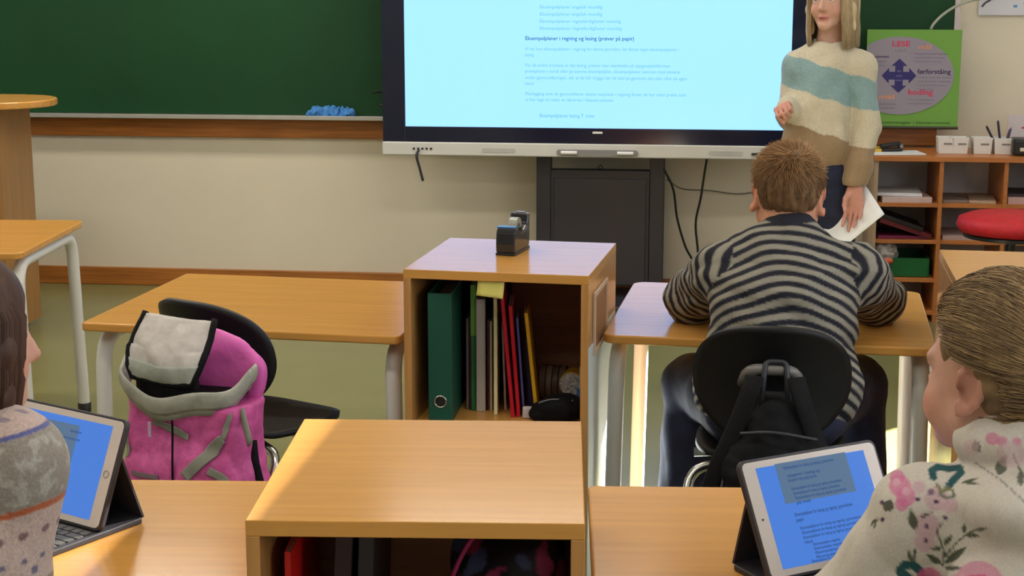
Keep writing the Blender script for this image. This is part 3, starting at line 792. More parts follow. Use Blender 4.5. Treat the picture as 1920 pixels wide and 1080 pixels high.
# ------------------------------------------------------------------ books and things in the middle shelf box
bpy.context.view_layer.update()
def in_box(box, x, y, z):
    return tuple(box.matrix_world @ Vector((x, y, z)))
RZ2 = R_(-4.7)
lx = lambda p: (p - 937.5) / 295 * .405
def book(name, label, cat, p0, p1, ytop, rgb, lean=0.0, yb=-.02, dep=.16, rough=.5, rgb2=None, group='books and folders in the middle shelf box'):
    w = max(.004, (p1 - p0) * .405 / 295); h = (777 - ytop) * .00136 - yb * .10 * 0
    cx = lx((p0 + p1) / 2)
    t = thing(name, label, cat, in_box(BOX2, cx, yb, .4805), RZ2, group)
    t.rotation_euler = (0, lean, R_(5.0))
    m = solid('cover %d %d %d' % rgb, rgb, rough)
    cv = MB()
    tk = min(.0025, w * .22)
    cv.box((-w / 2 + tk / 2, 0, h / 2), (tk, dep, h)); cv.box((w / 2 - tk / 2, 0, h / 2), (tk, dep, h)); cv.box((0, -dep / 2 + tk / 2, h / 2), (w, tk, h))
    cv.build('cover', m, t, bevel=.0008)
    MB().box((0, .003, h / 2), (w - 2 * tk - .0004, dep - .010, h - .008)).build('pages', solid('page block', (196, 188, 170), .8), t)
    if rgb2: MB().box((0, -dep / 2 - .0008, h * .80), (w * 1.02, .0014, h * .40)).build('spine_label', solid('spine %d %d %d' % rgb2, rgb2), t)
    return t
# lever arch binder
t = thing('ring_binder', 'thick dark green lever arch binder with a ring hole in its spine', 'binder', in_box(BOX2, lx(827), -.075, .4805), R_(0))
gb = solid('dark green board', (18, 78, 62), .45)
bx('spine', (0, -.135, .160), (.058, .004, .318), gb, t, .001)
for s in (-1, 1): bx('board', (s * .0275, 0, .160), (.003, .27, .318), gb, t, .001)
bx('paper_block', (0, .01, .150), (.045, .22, .29), solid('page block', (196, 188, 170), .8), t, .001)
MB().tube([(.0142 * math.cos(a), -.1375, .052 + .0142 * math.sin(a)) for a in np.linspace(0, 2 * math.pi, 25)[:-1]], .0022, 8, closed=True).build('finger_ring', M['chrome'], t, smooth=180)
MB().lathe([(.0, 0), (.0125, 0), (.0125, .0008), (0, .0008)], (0, -.1372, .052), 20, eul(math.pi / 2, 0, 0)).build('finger_hole', M['black_plastic'], t)
book('book', 'thin grey booklet right beside the green binder', 'booklet', 850, 855, 607, (112, 100, 104), yb=.0)
book('book', 'thin maroon booklet between grey booklet and green folder', 'booklet', 855.5, 860, 604, (92, 24, 40), yb=.0)
book('folder', 'slim green folder with light green top on its spine', 'folder', 860.5, 870, 543, (22, 104, 54), yb=-.01, rgb2=(96, 150, 60))
book('book', 'thick off white book in the middle of the row', 'book', 871, 888, 568, (178, 168, 160), yb=-.015)
book('book', 'dark plum booklet right of the thick off white book', 'booklet', 888.5, 894, 607, (84, 22, 50), yb=-.0)
book('book', 'thin cream booklet right of the plum booklet', 'booklet', 894.5, 899, 609, (190, 176, 150), yb=-.005)
book('folder', 'dark teal blue slim folder left of the pale yellow one', 'folder', 899.5, 906, 543, (20, 52, 70), yb=-.0)
book('folder', 'pale yellow cardboard folder standing upright', 'folder', 907, 914, 545, (222, 210, 160), yb=-.04)
book('book', 'short thin white booklet leaning against the pale yellow folder', 'booklet', 919, 923, 611, (196, 188, 186), -.035, yb=.01)
book('folder', 'bright red folder leaning left, left one of two', 'folder', 941, 948, 546, (190, 16, 44), -.088, yb=-.055, rough=.35)
book('folder', 'bright red folder leaning left, right one of two', 'folder', 950, 957, 573, (200, 18, 40), -.075, yb=-.045, rough=.35)
book('book', 'thin purple booklet leaning on the red folders', 'booklet', 959, 963, 597, (92, 80, 150), -.070, yb=-.03)
book('book', 'navy blue book between purple booklet and yellow book', 'book', 966, 976, 640, (22, 26, 72), -.060, yb=.0)
book('book', 'yellow book leaning left at the end of the row', 'book', 981, 988, 586, (214, 160, 12), -.105, yb=-.03)
for i, (p, w_) in enumerate(((846, 20), (890, 26))):
    flat('magazine_file', ('black magazine file behind the green binder', 'black magazine file behind the thick off white book')[i], 'magazine file', in_box(BOX2, lx(p), .155, .4805 + .16), (w_ * .00137, .10, .315), M['black_plastic'], RZ2, 'black magazine files in the middle shelf box')
# rings, tin, bottle, pouch
t = thing('tape_roll_stack', 'row of brown tape rolls lying on their side in the shelf box', 'tape', in_box(BOX2, lx(1003), .06, .4805 + .045), RZ2)
for k in range(4):
    MB().lathe([(.026, 0), (.044, 0), (.044, .014), (.026, .014), (.026, 0)], (-.03 + k * .0165, 0, 0), 26, eul(0, math.pi / 2, 0)).build('tape_roll', mat('brown tape %d' % k, lin(*((112, 92, 78), (128, 108, 92), (96, 80, 70), (120, 100, 84))[k]), .5), t, smooth=40)
t = thing('round_tin', 'round tin with speckled white lid and yellow rim', 'tin', in_box(BOX2, lx(1046), -.02, .4805 + .062), RZ2)
Rt = eul(math.pi / 2, 0, 0)
MB().lathe([(0, -.05), (.031, -.05), (.031, 0), (0, 0)], (0, 0, 0), 30, Rt).build('body', solid('yellow tin', (206, 160, 50), .35), t, smooth=40)
MB().lathe([(0, 0), (.0285, 0), (.0285, .004), (0, .004)], (0, 0, 0), 30, Rt).build('lid', mat('speckled lid', (.5, .48, .5), .5, var=.4, scale=170), t, smooth=40)
t = thing('glue_bottle', 'white and blue glue bottle at the right wall of the shelf box', 'bottle', in_box(BOX2, lx(1073), -.06, .4805), RZ2)
MB().lathe([(.0, 0), (.016, 0), (.017, .004), (.017, .07), (.013, .082), (0, .083)], (0, 0, 0), 22).build('body', solid('grey blue bottle', (140, 152, 164), .35), t, smooth=40)
MB().lathe([(.0175, .038), (.0175, .066)], (0, 0, 0), 22).build('label', solid('blue label', (70, 100, 150), .4), t, smooth=40)
MB().lathe([(0, .083), (.0115, .083), (.010, .118), (0, .119)], (0, 0, 0), 18).build('cap', solid('white cap', (196, 200, 206), .4), t, smooth=40)
S = SDF((-.09, -.06, -.01), (.09, .06, .09), .004)
S.ell((0, 0, .028), (.052, .038, .030), .02).ell((.025, .0, .032), (.030, .036, .028), .02).ell((-.045, 0, .018), (.022, .030, .018), .015); S.wrinkle(.004, 90, 4); S.plane((0, 0, .0), (0, 0, -1), .003)
V, Q = S.mesh(1)
t = thing('pencil_pouch', 'soft black pencil pouch lying in front of the round tin', 'pouch', in_box(BOX2, lx(1036), -.135, .4808), RZ2)
mesh_obj('pouch_body', V, Q, M['black_cloth'], t)
MB().tube(smooth_path([(-.045, -.02, .046), (-.01, -.025, .058), (.04, -.02, .056)], 6), .0018, 6).build('zipper', M['mid_grey'], t, smooth=180)
tag(MB().prism(rrect(.026, .016, .004), 0, .028).build('eraser', solid('grey white rubber', (196, 188, 190), .7), bevel=.003, loc=in_box(BOX2, lx(981), -.13, .4808)), 'small off white eraser between yellow book and black pouch', 'eraser')
# yellow note hanging from the front edge
nm = MB().grid(lambda u, v: (-.032 + .064 * u, -.003 - .012 * v * v, -.034 * v - .004 * u * v), 6, 6)
o = nm.build('sticky_note', solid('yellow note', (196, 186, 96), .8), smooth=180, solid_t=.0006)
o.location = in_box(BOX2, lx(930), -.228, .838); o.rotation_euler = (0, R_(2), RZ2)
tag(o, 'yellow green note hanging under the top of the middle shelf box', 'note')

# tape dispenser on the middle box
t = thing('tape_dispenser', 'heavy black desk tape dispenser on top of the middle shelf box', 'tape dispenser', in_box(BOX2, -.016, .055, .8605), R_(-10))
t.scale = (.95, .9, .92)
prof = [(-.070, .004), (-.074, .030), (-.070, .064), (-.060, .074), (-.030, .074), (-.005, .056), (.03, .058), (.056, .070), (.068, .098), (.084, .098), (.082, .040), (.076, .004)]
MB().prism(prof, -.026, .026, lambda q: (q[2], q[0], q[1])).build('body', mat('glossy black plastic', (.012, .012, .016), .18, var=.03), t, bevel=.006)
MB().prism([(-.072, 0), (-.072, .006), (.078, .006), (.078, 0)], -.027, .027, lambda q: (q[2], q[0], q[1])).build('base_pad', M['black_plastic'], t, bevel=.002)
MB().lathe([(.014, -.011), (.030, -.011), (.030, .011), (.014, .011), (.014, -.011)], (0, .022, .062), 28, eul(0, math.pi / 2, 0)).build('tape_roll', solid('clear tape', (150, 150, 140), .25), t, smooth=40)
bx('top_strip', (-.002, -.046, .0748), (.050, .024, .003), solid('blue strip', (44, 120, 186), .3), t, .001)  # blue reflection on the dispenser top, painted as a thin strip
bx('cutter', (0, .079, .099), (.026, .008, .004), M['chrome'], t, .0005)

# ------------------------------------------------------------------ things in the nearest shelf box
RZ1 = R_(4.87)
def slab1(name, label, cat, x, y, w, dep, h, rgb, lean=0.0):
    t = thing(name, label, cat, in_box(BOX1, x, y, .4805), RZ1); t.rotation_euler = (0, lean, RZ1)
    m = solid('cover %d %d %d' % rgb, rgb, .4); cv = MB(); tk = .002
    cv.box((-w / 2 + tk / 2, 0, h / 2), (tk, dep, h)); cv.box((w / 2 - tk / 2, 0, h / 2), (tk, dep, h)); cv.box((0, -dep / 2 + tk / 2, h / 2), (w, tk, h))
    cv.build('cover', m, t, bevel=.0006)
    MB().box((0, .003, h / 2), (w - 2 * tk - .0004, dep - .01, h - .006)).build('pages', solid('page block', (196, 188, 170), .8), t); return t
slab1('folder', 'red folder at the left wall of the nearest shelf box', 'folder', -.178, -.06, .010, .24, .315, (210, 30, 24), .01)
slab1('book', 'dark plum book leaning in the nearest shelf box', 'book', -.125, -.02, .024, .23, .325, (52, 26, 40), .06)
slab1('book', 'dark grey book beside the plum one in the nearest shelf box', 'book', -.088, -.02, .022, .23, .32, (50, 42, 46), .04)
t = thing('gym_bag', 'dark bag with pink pattern and pink cord in the nearest shelf box', 'bag', in_box(BOX1, .115, -.03, .4805), RZ1)
S = SDF((-.10, -.16, -.01), (.11, .16, .36), .007)
S.ell((0, 0, .13), (.075, .12, .13), .03).ell((-.01, -.01, .25), (.060, .10, .055), .03).ell((.035, -.02, .27), (.035, .08, .055), .03); S.wrinkle(.008, 55, 9); S.plane((0, 0, .002), (0, 0, -1), .004); S.plane((.080, 0, 0), (1, 0, 0), .006)
V, Q = S.mesh(1)
n_ = np.array([mnoise.noise(Vector(v) * 30) for v in V.tolist()])
n2_ = np.array([mnoise.noise(Vector(v) * 30 + Vector((9, 3, 1))) for v in V.tolist()])
Cc = np.where((n_ > .30)[:, None], lin(140, 50, 92), np.where((n2_ > .36)[:, None], lin(60, 70, 110), lin(20, 20, 30)))
mesh_obj('bag_body', V, Q, vmat('patterned nylon', .5, var=.1, scale=40, bump=.2), t, Cc)
MB().tube(smooth_path([(-.085, -.10, .20), (-.072, -.10, .27), (-.04, -.09, .325), (-.005, -.08, .345), (.022, -.08, .335), (.026, -.08, .30), (.02, -.08, .27)], 8), .0035, 8).build('cord', solid('magenta cord', (150, 20, 90), .5), t, smooth=180)

# ------------------------------------------------------------------ pink backpack on the empty chair
BP = thing('backpack', 'pink and grey open backpack hanging on the empty black chair', 'backpack', (-1.093, 3.303, .366), R_(-14))
BP.scale = (1.02, 1.02, 1.02)
S = SDF((-.20, -.13, -.03), (.20, .13, .34), .005)
S.box((.004, .0, .12), (.142, .072, .185), .045, .03)
S.ell((0, -.045, .07), (.125, .052, .10), .05)
S.ell((-.125, .0, .05), (.035, .06, .08), .03); S.ell((.128, .0, .05), (.035, .06, .09), .03)
S.wrinkle(.0040, 34, 21, (1, 1, .7)); S.wrinkle(.0028, 80, 5, (1, 1, .8))
S.plane((0, 0, .268), (0, 0, 1), .012)
V, Q = S.mesh(1); BAG = mesh_obj('bag_body', V, Q, M['pink'], BP)
def rim(u, v):
    a = 2 * math.pi * u; c, s = math.cos(a), math.sin(a)
    z = .288 + .034 * (c * c) ** .9 * (1.12 - .18 * c) - .024 * max(0, -s) ** 2 + .006 * math.sin(5 * a + 1) + .010 * math.sin(3 * a)
    k = [(1.0, -.020), (1.035, -.008), (1.05, .002), (1.04, .014), (1.01, .016), (.98, .004), (.94, -.035)]
    q = v * 6; i = min(5, int(q)); f = q - i
    r = k[i][0] * (1 - f) + k[i + 1][0] * f; dz = k[i][1] * (1 - f) + k[i + 1][1] * f
    w = 1 + .02 * math.sin(7 * a)
    return (.152 * c * r * w - .008, (.092 * s - .010) * r * w, z + dz)
MB().grid(rim, 73, 15).build('grey_hem', M['grey_hem'], BP, smooth=180, solid_t=.003)
MB().lathe([(0, 0), (.1, .0), (.1, .006), (0, .006)], (0, 0, 0), 30).build('dark_inside', M['black_cloth'], BP, loc=(0, 0, .283)).scale = (1.30, .66, 1)
S = SDF((-.20, -.05, .20), (.20, .12, .50), .006)
S.ell((.000, .044, .308), (.150, .030, .105), .02); S.wrinkle(.004, 60, 13); V, Q = S.mesh(1)
mesh_obj('back_flap', V, Q, M['pink2'], BP)
def lid(u, v):
    x = (u - .5) * (.172 + .012 * math.sin(math.pi * v)) * (1 - .14 * max(0, v - .6) / .4)
    z = .440 - .128 * v - .012 * abs(u - .5) * (0 if v < .5 else -1.2) + .003 * math.sin(4 * u + 1)
    y = -.010 - .075 * math.sin(v * 1.5) - .028 * math.sin(math.pi * u) * math.sin(math.pi * min(1, v * .9 + .1)) + .005 * mnoise.noise(Vector((u * 4.2, v * 4.2, 3.1))) + .0025 * mnoise.noise(Vector((u * 11, v * 9, 7.1)))
    return (x - .022, y, z)
MB().grid(lid, 25, 25).build('lid', M['grey_cloth'], BP, smooth=180, solid_t=.006)
MB().grid(lambda u, v: tuple(np.array(lid(u, .68 + .32 * v)) + np.array([0, -.0045, 0])), 20, 8).build('lid_pocket', mat('grey green lining', (.40, .42, .38), .8, var=.1, scale=30, bump=.3), BP, smooth=180, solid_t=.002)
ed = [lid(0, v) for v in np.linspace(-.03, 1, 12)] + [lid(u, 1) for u in np.linspace(.1, .9, 9)] + [lid(1, v) for v in np.linspace(1, -.03, 12)]
MB().tube(ed, .0075, 8).build('dark_piping', M['black_cloth'], BP, smooth=180)
MB().grid(lambda u, v: (-.100 + .150 * u, -.058 - .02 * math.sin(math.pi * u) , .318 - .045 * v), 10, 4).build('dark_mesh', M['black_cloth'], BP, smooth=180, solid_t=.012)
fy = lambda x, z: -.083 - .014 * math.exp(-((z - .08) / .09) ** 2) + .10 * x * x
MB().tube(smooth_path([(.004, -.100, .268), (.004, fy(0, .2) - .010, .22), (.006, fy(0, .1) - .010, .10), (.007, fy(0, .0) - .008, .0)], 8), .0024, 8).build('draw_cord', M['black_cloth'], BP, smooth=180)
bx('cord_lock', (.004, -.102, .272), (.016, .012, .014), M['black_plastic'], BP, .003)
def zip_(u, v): x = -.055 + .09 * u; return (x, fy(x, .225) - .007, .224 - .022 * u + (v - .5) * .014)
def wrap(o, off=.0045, t=.003):
    md = o.modifiers.new('wrap', 'SHRINKWRAP'); md.target = BAG; md.wrap_method = 'NEAREST_SURFACEPOINT'; md.wrap_mode = 'OUTSIDE_SURFACE'; md.offset = off
    md = o.modifiers.new('thick', 'SOLIDIFY'); md.thickness = t; md.offset = 0
wrap(MB().grid(zip_, 30, 8).build('zip_strip', M['grey_tape'], BP, smooth=180))
bx('zip_pull', (-.052, fy(-.052, .22) - .012, .212), (.008, .004, .034), solid('pale lilac pull', (206, 176, 206), .4), BP, .002)
def band(p0, p1, w, name, m=None):
    p0, p1 = np.array(p0), np.array(p1); d = p1 - p0; n = np.array([-d[1], d[0]]); n = n / np.linalg.norm(n)
    def fn(u, v):
        q = p0 + d * u + n * (v - .5) * w
        return (q[0], fy(q[0], q[1]) - .012, q[1])
    wrap(MB().grid(fn, 36, 10).build(name, m or M['grey_tape'], BP, smooth=180))
band((.036, .120), (.118, .205), .024, 'side_webbing')
band((.118, .205), (.146, .262), .014, 'side_webbing')
band((.090, .138), (.150, .108), .018, 'side_webbing')
band((-.105, .112), (-.030, .112), .010, 'pocket_seam', solid('grey pink seam', (120, 100, 110), .7))
band((-.148, .205), (-.132, .150), .010, 'side_webbing')
MB().grid(lambda u, v: (.140 + .030 * u + .010 * v, -.05 - .02 * u, .255 - .065 * u + .014 * v), 8, 3).build('loose_strap', M['grey_tape'], BP, smooth=180, solid_t=.004)
MB().tube(smooth_path([(.146, -.01, .185), (.156, -.02, .14), (.168, -.02, .09)], 5), .010, 8).build('shoulder_strap', M['black_cloth'], BP, smooth=180)
bx('maker_patch', (-.142, -.0, .375), (.004, .030, .022), solid('dark green patch', (40, 90, 80), .6), BP, .001)

# ------------------------------------------------------------------ black backpack hanging on the boy's chair
BB = thing('backpack', 'black backpack hanging on the back of the chair the boy sits on', 'backpack', (.170, 3.335, .20), R_(-3))
S = SDF((-.20, -.13, -.06), (.20, .13, .56), .006)
S.box((.015, .0, .17), (.115, .070, .18), .05, .05)
S.ell((.015, -.03, .14), (.115, .07, .14), .05); S.ell((.012, .01, .36), (.075, .045, .09), .05)
S.wrinkle(.007, 48, 31, (1, 1, .6)); S.wrinkle(.003, 110, 2)
V, Q = S.mesh(1); mesh_obj('bag_body', V, Q, M['black_cloth'], BB)
for s in (-1, 1):
    MB().tube(smooth_path([(s * .044, .02, .505), (s * .055, .0, .47), (s * .080, -.012, .40), (s * .120, -.02, .30), (s * .150, -.01, .18), (s * .155, .0, .06)], 8), .022, 10, flat=.25).build('shoulder_strap', M['black_cloth'], BB, smooth=180)
MB().tube(fillet([(-.030, .012, .43), (-.022, .060, .5285), (.022, .060, .5285), (.030, .012, .43)], .012, 5), .0065, 8).build('haul_loop', M['charcoal'], BB, smooth=180)
MB().tube(smooth_path([(-.07, -.045, .395), (0, -.062, .405), (.09, -.048, .39)], 8), .004, 8).build('zipper', M['charcoal'], BB, smooth=180)
MB().tube(smooth_path([(-.095, -.02, .33), (-.115, -.075, .2), (-.10, -.085, .05)], 8), .004, 8).build('pocket_zipper', M['charcoal'], BB, smooth=180)
MB().tube(smooth_path([(.12, -.02, .33), (.13, -.075, .2), (.12, -.085, .05)], 8), .004, 8).build('pocket_zipper', M['charcoal'], BB, smooth=180)

# ------------------------------------------------------------------ tablets in keyboard cases
M['tab_case'] = mat('dark case', (.030, .028, .036), .5, var=.1, scale=80)
M['tab_white'] = mat('white tablet bezel', (.66, .60, .57), .25, var=.01)
M['tab_screen'] = emit('tablet picture', (.055, .195, .66), 1.0)
M['tab_block'] = emit('tablet grey block', (.085, .155, .26), 1.0)
M['tab_text'] = emit('tablet text', (.018, .065, .22), 1.0)
M['key'] = mat('grey key', (.105, .10, .085), .5, var=.04)
TILT = R_(27)
def tablet(label, loc, rz, rows, tilt, block):
    t = thing('tablet', label, 'tablet', (loc[0], loc[1], .6905), rz, 'tablets in keyboard cases on the near desks')
    tray = MB().prism(rrect(.254, .196, .010, 5, 0, -.005), 0, .009).build('keyboard_tray', M['tab_case'], t, bevel=.002)
    widths = [[1] * 13, [1.4] + [1] * 10 + [1.6], [1.8] + [1] * 9 + [2.2], [2.2] + [1] * 8 + [2.4], [1.1, 1.1, 1.1, 5.2, 1.1, 1.1, 1.1, 1.1]]
    for r, ws in enumerate(widths):
        sc = .238 / sum(ws); x = -.119; y = -.014 - r * .0172
        for w in ws:
            MB().prism(rrect(w * sc - .003, .0142, .002, 2, x + w * sc / 2, y), .009, .0112).build('key', M['key'], tray); x += w * sc
    ax_ = eul(-tilt, 0, 0)
    body = empty('tablet_body', (0, 0, .0105)); body.parent = t; body.rotation_euler = (-tilt, 0, 0)
    W, H = .252, .178
    pr = lambda w, h, r, y0, y1, cz: MB().prism(rrect(w, h, r, 6, 0, cz), y0, y1, lambda q: (q[0], q[2], q[1]))
    pr(W, H, .012, .0, .0095, H / 2).build('case_shell', M['tab_case'], body, bevel=.002)
    pr(W - .009, H - .009, .009, -.0012, .004, H / 2).build('bezel', M['tab_white'], body, bevel=.0006)
    pr(.199, .149, .0005, -.0016, .0, H / 2).build('screen', M['tab_screen'], body)
    bb_ = MB(); bb_.box((block[0], -.0018, H / 2 + block[1]), (block[2], .0006, block[3])); bb_.build('grey_text_block', M['tab_block'], body)
    text_obj('screen_text', rows, M['tab_text'], body, .02, (0, -.0024, H / 2))
    MB().tube([(.1105 + .0055 * math.cos(a), -.0016, H / 2 + .0055 * math.sin(a)) for a in np.linspace(0, 6.283, 25)[:-1]], .0007, 6, closed=True).build('home_button', solid('silver ring', (150, 146, 142), .3), body, smooth=180)
    MB().lathe([(0, 0), (.0016, 0), (.0016, .0006), (0, .0006)], (-.1105, -.0013, H / 2), 12, eul(math.pi / 2, 0, 0)).build('camera_eye', M['black_plastic'], body)
    # folded back cover that props the tablet
    bm_ = math.sin(tilt); bc = math.cos(tilt); hh = .115
    fl = MB()
    p_top = np.array([0, .0105 * bc + hh * bm_, .0105 + hh * bc]); p_bot = np.array([0, .094, .008])
    fl.grid(lambda u, v: tuple(np.array([(u - .5) * .248, 0, 0]) + p_top * (1 - v) + p_bot * v), 2, 6)
    fl.build('prop_flap', M['tab_case'], t, solid_t=.004)
    return t
W1 = 'Eksempelplaner for lesing og regning i grunnskolen'
rowsR = [(W1, -.052, .066, .092, .0062), ('oppgaver i lesing og', -.050, .054, .060, .0062), (W1, -.050, .047, .052, .0062), (W1, -.048, .034, .092, .0062), (W1, -.047, .027, .085, .0062), (W1, -.046, .020, .094, .0062), ('på nett', -.046, .013, .026, .0062),
         (W1, -.055, -.004, .106, .0075), ('papir', -.055, -.012, .014, .0075), (W1, -.052, -.024, .112, .006), (W1, -.051, -.031, .108, .006), (W1, -.051, -.038, .102, .006), ('hånd', -.051, -.045, .014, .006)] + \
        [('Eksempelplan engelsk', -.038, -.050 - .0062 * k, w, .0055) for k, w in enumerate((.050, .052, .066, .068))] + [(W1, -.048, -.0735, .09, .006)]
tablet('tablet in dark keyboard case with blue text page, at the girl in floral sweater', (.217, 2.2465), R_(34.4), rowsR, R_(29.3), (.0, .046, .130, .060))
rowsL = [('Eksempelplaner', .010, .052, .026, .006), (W1, -.01, .040, .046, .006), ('regning', .0, -.004, .028, .008), ('norsk', .006, -.022, .026, .006), ('lesing', .006, -.030, .020, .006), ('plan', .008, -.037, .012, .006), ('Eksempel', .0, -.066, .018, .006)]
tablet('tablet in dark keyboard case with blue page, at the girl in knitted sweater', (-1.022, 2.322), R_(-27), rowsL, R_(23), (-.015, .034, .085, .060))
# ------------------------------------------------------------------ people
SKIN = vmat('skin', .55, .35, var=.03, scale=60, bump=.05, bscale=200, sss=.12)
HAIRM = vmat('hair', .55, .30, var=.10, scale=90, bump=0, stretch=(1, 1, .3))
KNIT = vmat('knitted wool', .9, .15, var=.09, scale=260, bump=.5, bscale=260, sheen=.2)
JERSEY = vmat('cotton jersey', .85, .2, var=.04, scale=300, bump=.1, bscale=300)
DENIM = mat('dark denim', (.010, .014, .042), .85, var=.2, scale=30, bump=.3, bscale=200)
SHOE = mat('dark shoe', (.02, .02, .025), .5, var=.1)

def frame(yaw, pitch=0.0, roll=0.0):
    """axes of a head or hand: local +y looks along 'yaw' (0 = +Y, positive to the left), pitch up"""
    return np.array(Matrix.Rotation(yaw, 3, 'Z') @ Matrix.Rotation(pitch, 3, 'X') @ Matrix.Rotation(roll, 3, 'Y'))

def head_sdf(S, o, R, s, child=False, ears=True, earscale=1.0):
    o = np.array(o, float); T = lambda *p: o + R @ (np.array(p) * s)
    c = lambda a, b, ra, rb, k=.012, op='u': S.cone(T(*a), T(*b), ra * s, rb * s, k * s, op)
    e = lambda p, r, k=.012, op='u', Q=None: S.ell(T(*p), np.array(r) * s, k * s, R if Q is None else R @ Q, op)
    e((0, -.008, .036), (.075, .096, .088), .01)
    e((0, .030, -.018), (.060, .063, .080), .025)
    ch = .012 if child else 0
    for m in (-1, 1):
        c((m * .050, .012, -.040), (m * .012, .074, -.086 + ch), .022, .017, .02)
        e((m * .036, .062 , -.030), (.027 if child else .023, .026, .030 if child else .024), .02)
        e((m * .030, .075 if child else .083, .032), (.024, .010 if child else .012, .010), .012)
    c((0, .078, -.086 + ch), (0, .074, -.080 + ch), .017, .016, .015)
    c((0, .089, .012), (0, .106 if child else .110, -.020), .008, .0105, .012)
    for m in (-1, 1): c((m * .011, .096, -.024), (m * .009, .090, -.026), .0075, .006, .006)
    for m in (-1, 1):
        e((m * .031, .099, .013), (.019, .016, .0115), .012, 's')
        e((m * .031, .0760, .0225), (.0152, .0150, .0078), .004); e((m * .031, .0755, .0038), (.0145, .0138, .0058), .004)
    e((0, .0895, -.0525 + ch * .5), (.023, .0095, .0058), .004)
    e((0, .0880, -.0625 + ch * .5), (.020, .0095, .0062), .004)
    e((0, .103, -.0575 + ch * .5), (.019, .008, .0016), .003, 's')
    if ears:
        for m in (-1, 1):
            Q = np.array(Matrix.Rotation(m * R_(-24), 3, 'Z') @ Matrix.Rotation(R_(8), 3, 'X')); g = earscale
            E_ = lambda y, z, x=0.0: tuple(np.array([m * .077, -.004, .003]) + Q @ (np.array([m * x, y, z]) * g))
            e(E_(-.007, .003), (.0045, .0165 * g, .0255 * g), .005, 'u', Q)
            hx = [(.008, .006), (.007, .022), (-.001, .032), (-.013, .030), (-.0205, .018), (-.0205, .002), (-.0145, -.014), (-.006, -.025), (.003, -.028), (.007, -.018)]
            for (y0, z0), (y1, z1) in zip(hx, hx[1:]): c(E_(y0, z0, .003), E_(y1, z1, .003), .0052, .0052, .003)
            e(E_(.000, -.022, .002), (.005, .008 * g, .008 * g), .004)

def head_color(V, o, R, s, base, child=False, lip=(.50, .17, .15), brow=(.22, .14, .08), blush=.25):
    L = (V - np.array(o)) @ R / s
    C = np.tile(np.array(base), (len(V), 1))
    ch = .012 if child else 0
    def mixc(w, col):
        nonlocal C
        C = C * (1 - w[:, None]) + np.array(col) * w[:, None]
    g = lambda p, r: np.exp(-(((L - np.array(p)) / np.array(r)) ** 2).sum(1))
    red = (base[0] * .95, base[1] * .62, base[2] * .58)
    for m in (-1, 1):
        mixc(blush * np.clip(1.5 * g((m * .045, .075, -.025), (.025, .03, .022)), 0, 1), red)
        mixc(.55 * np.clip(1.6 * g((m * .082, -.010, .002), (.012, .022, .038)), 0, 1), red)
        b = np.clip(2.2 * g((m * .031, .092, .031), (.017, .03, .0035)), 0, 1); mixc(.75 * b, brow)
        mixc(.75 * np.clip(1.6 * g((m * .0865, -.004, .004), (.006, .008, .013)), 0, 1), (.22, .07, .04))
    mixc(.35 * g((0, .108, -.02), (.014, .02, .012)), red)
    mixc(.85 * np.clip(2.0 * g((0, .092, -.0575 + ch * .5), (.019, .02, .0085)), 0, 1), lip)
    mixc(.8 * np.clip(1.8 * g((0, .092, -.0575 + ch * .5), (.016, .02, .0018)), 0, 1), (.10, .02, .02))
    return C

def eyes(parent, o, R, s, iris=(.10, .20, .30)):
    for m in (-1, 1):
        c = np.array(o) + R @ (np.array([m * .031, .0750, .013]) * s)
        b = MB(); n = 20
        b.lathe([(.0125 * s * math.sin(a), .0125 * s * -math.cos(a)) for a in np.linspace(0.001, math.pi - .001, 16)], (0, 0, 0), n, R @ eul(-math.pi / 2, 0, 0))
        eb = b.build('eye', solid('eye white', (214, 206, 200), .2), parent, smooth=180, loc=tuple(c))
        i = MB().lathe([(0, 0), (.0055 * s, -.0008 * s), (.0055 * s, .0002 * s), (0, .0012 * s)], tuple(R @ np.array([0, .0122 * s, 0])), 16, R @ eul(-math.pi / 2, 0, 0)).build('iris', M.setdefault('iris', mat('iris', iris, .15)), eb, smooth=60)

def hand_sdf(S, o, R, s, curl, side, thumb=(.55, .75, -.25), k=.005):
    """wrist at o, fingers along R's +y, palm towards -z, thumb on the side given; curl: four (base, mid, tip) bends"""
    o = np.array(o, float); T = lambda p: o + R @ (np.array(p) * s)
    bx_ = [.029, .0095, -.0095, -.027]; L = [(.040, .024, .019), (.044, .028, .021), (.041, .026, .020), (.032, .019, .017)]
    for i in range(4):
        x = bx_[i] * side; y0 = (.086, .090, .086, .078)[i]
        S.cone(T((x * .55, .008, 0)), T((x, y0 - .006, 0)), .0145 * s, .0115 * s, .014 * s)
        p = np.array([x, y0, .001]); a = 0; spread = .05 * (1.5 - i) * side
        for j in range(3):
            a += curl[i][j]
            d = np.array([math.sin(spread) * math.cos(a), math.cos(a) * math.cos(spread), -math.sin(a)])
            q = p + d * L[i][j]
            S.cone(T(p), T(q), (.0092, .0084, .0076)[j] * s, (.0084, .0076, .0066)[j] * s, k * s); p = q
    p = np.array([.018 * side, .020, -.006]); d = np.array([thumb[0] * side, thumb[1], thumb[2]]); d = d / np.linalg.norm(d)
    q = p + d * .040; S.cone(T(p), T(q), .0155 * s, .0115 * s, .012 * s)
    d2 = d + np.array([-.35 * side, .35, -.25]); d2 /= np.linalg.norm(d2); w = q + d2 * .030; S.cone(T(q), T(w), .0108 * s, .0098 * s, k * s)
    w2 = w + (d2 + np.array([-.25 * side, .1, -.2])) * .024; S.cone(T(w), T(w2), .0098 * s, .008 * s, k * s)

def rest_curl(a=.25, b=.35, c=.25): return [(a, b, c), (a * 1.1, b * 1.15, c), (a * 1.25, b * 1.2, c), (a * 1.4, b * 1.3, c)]

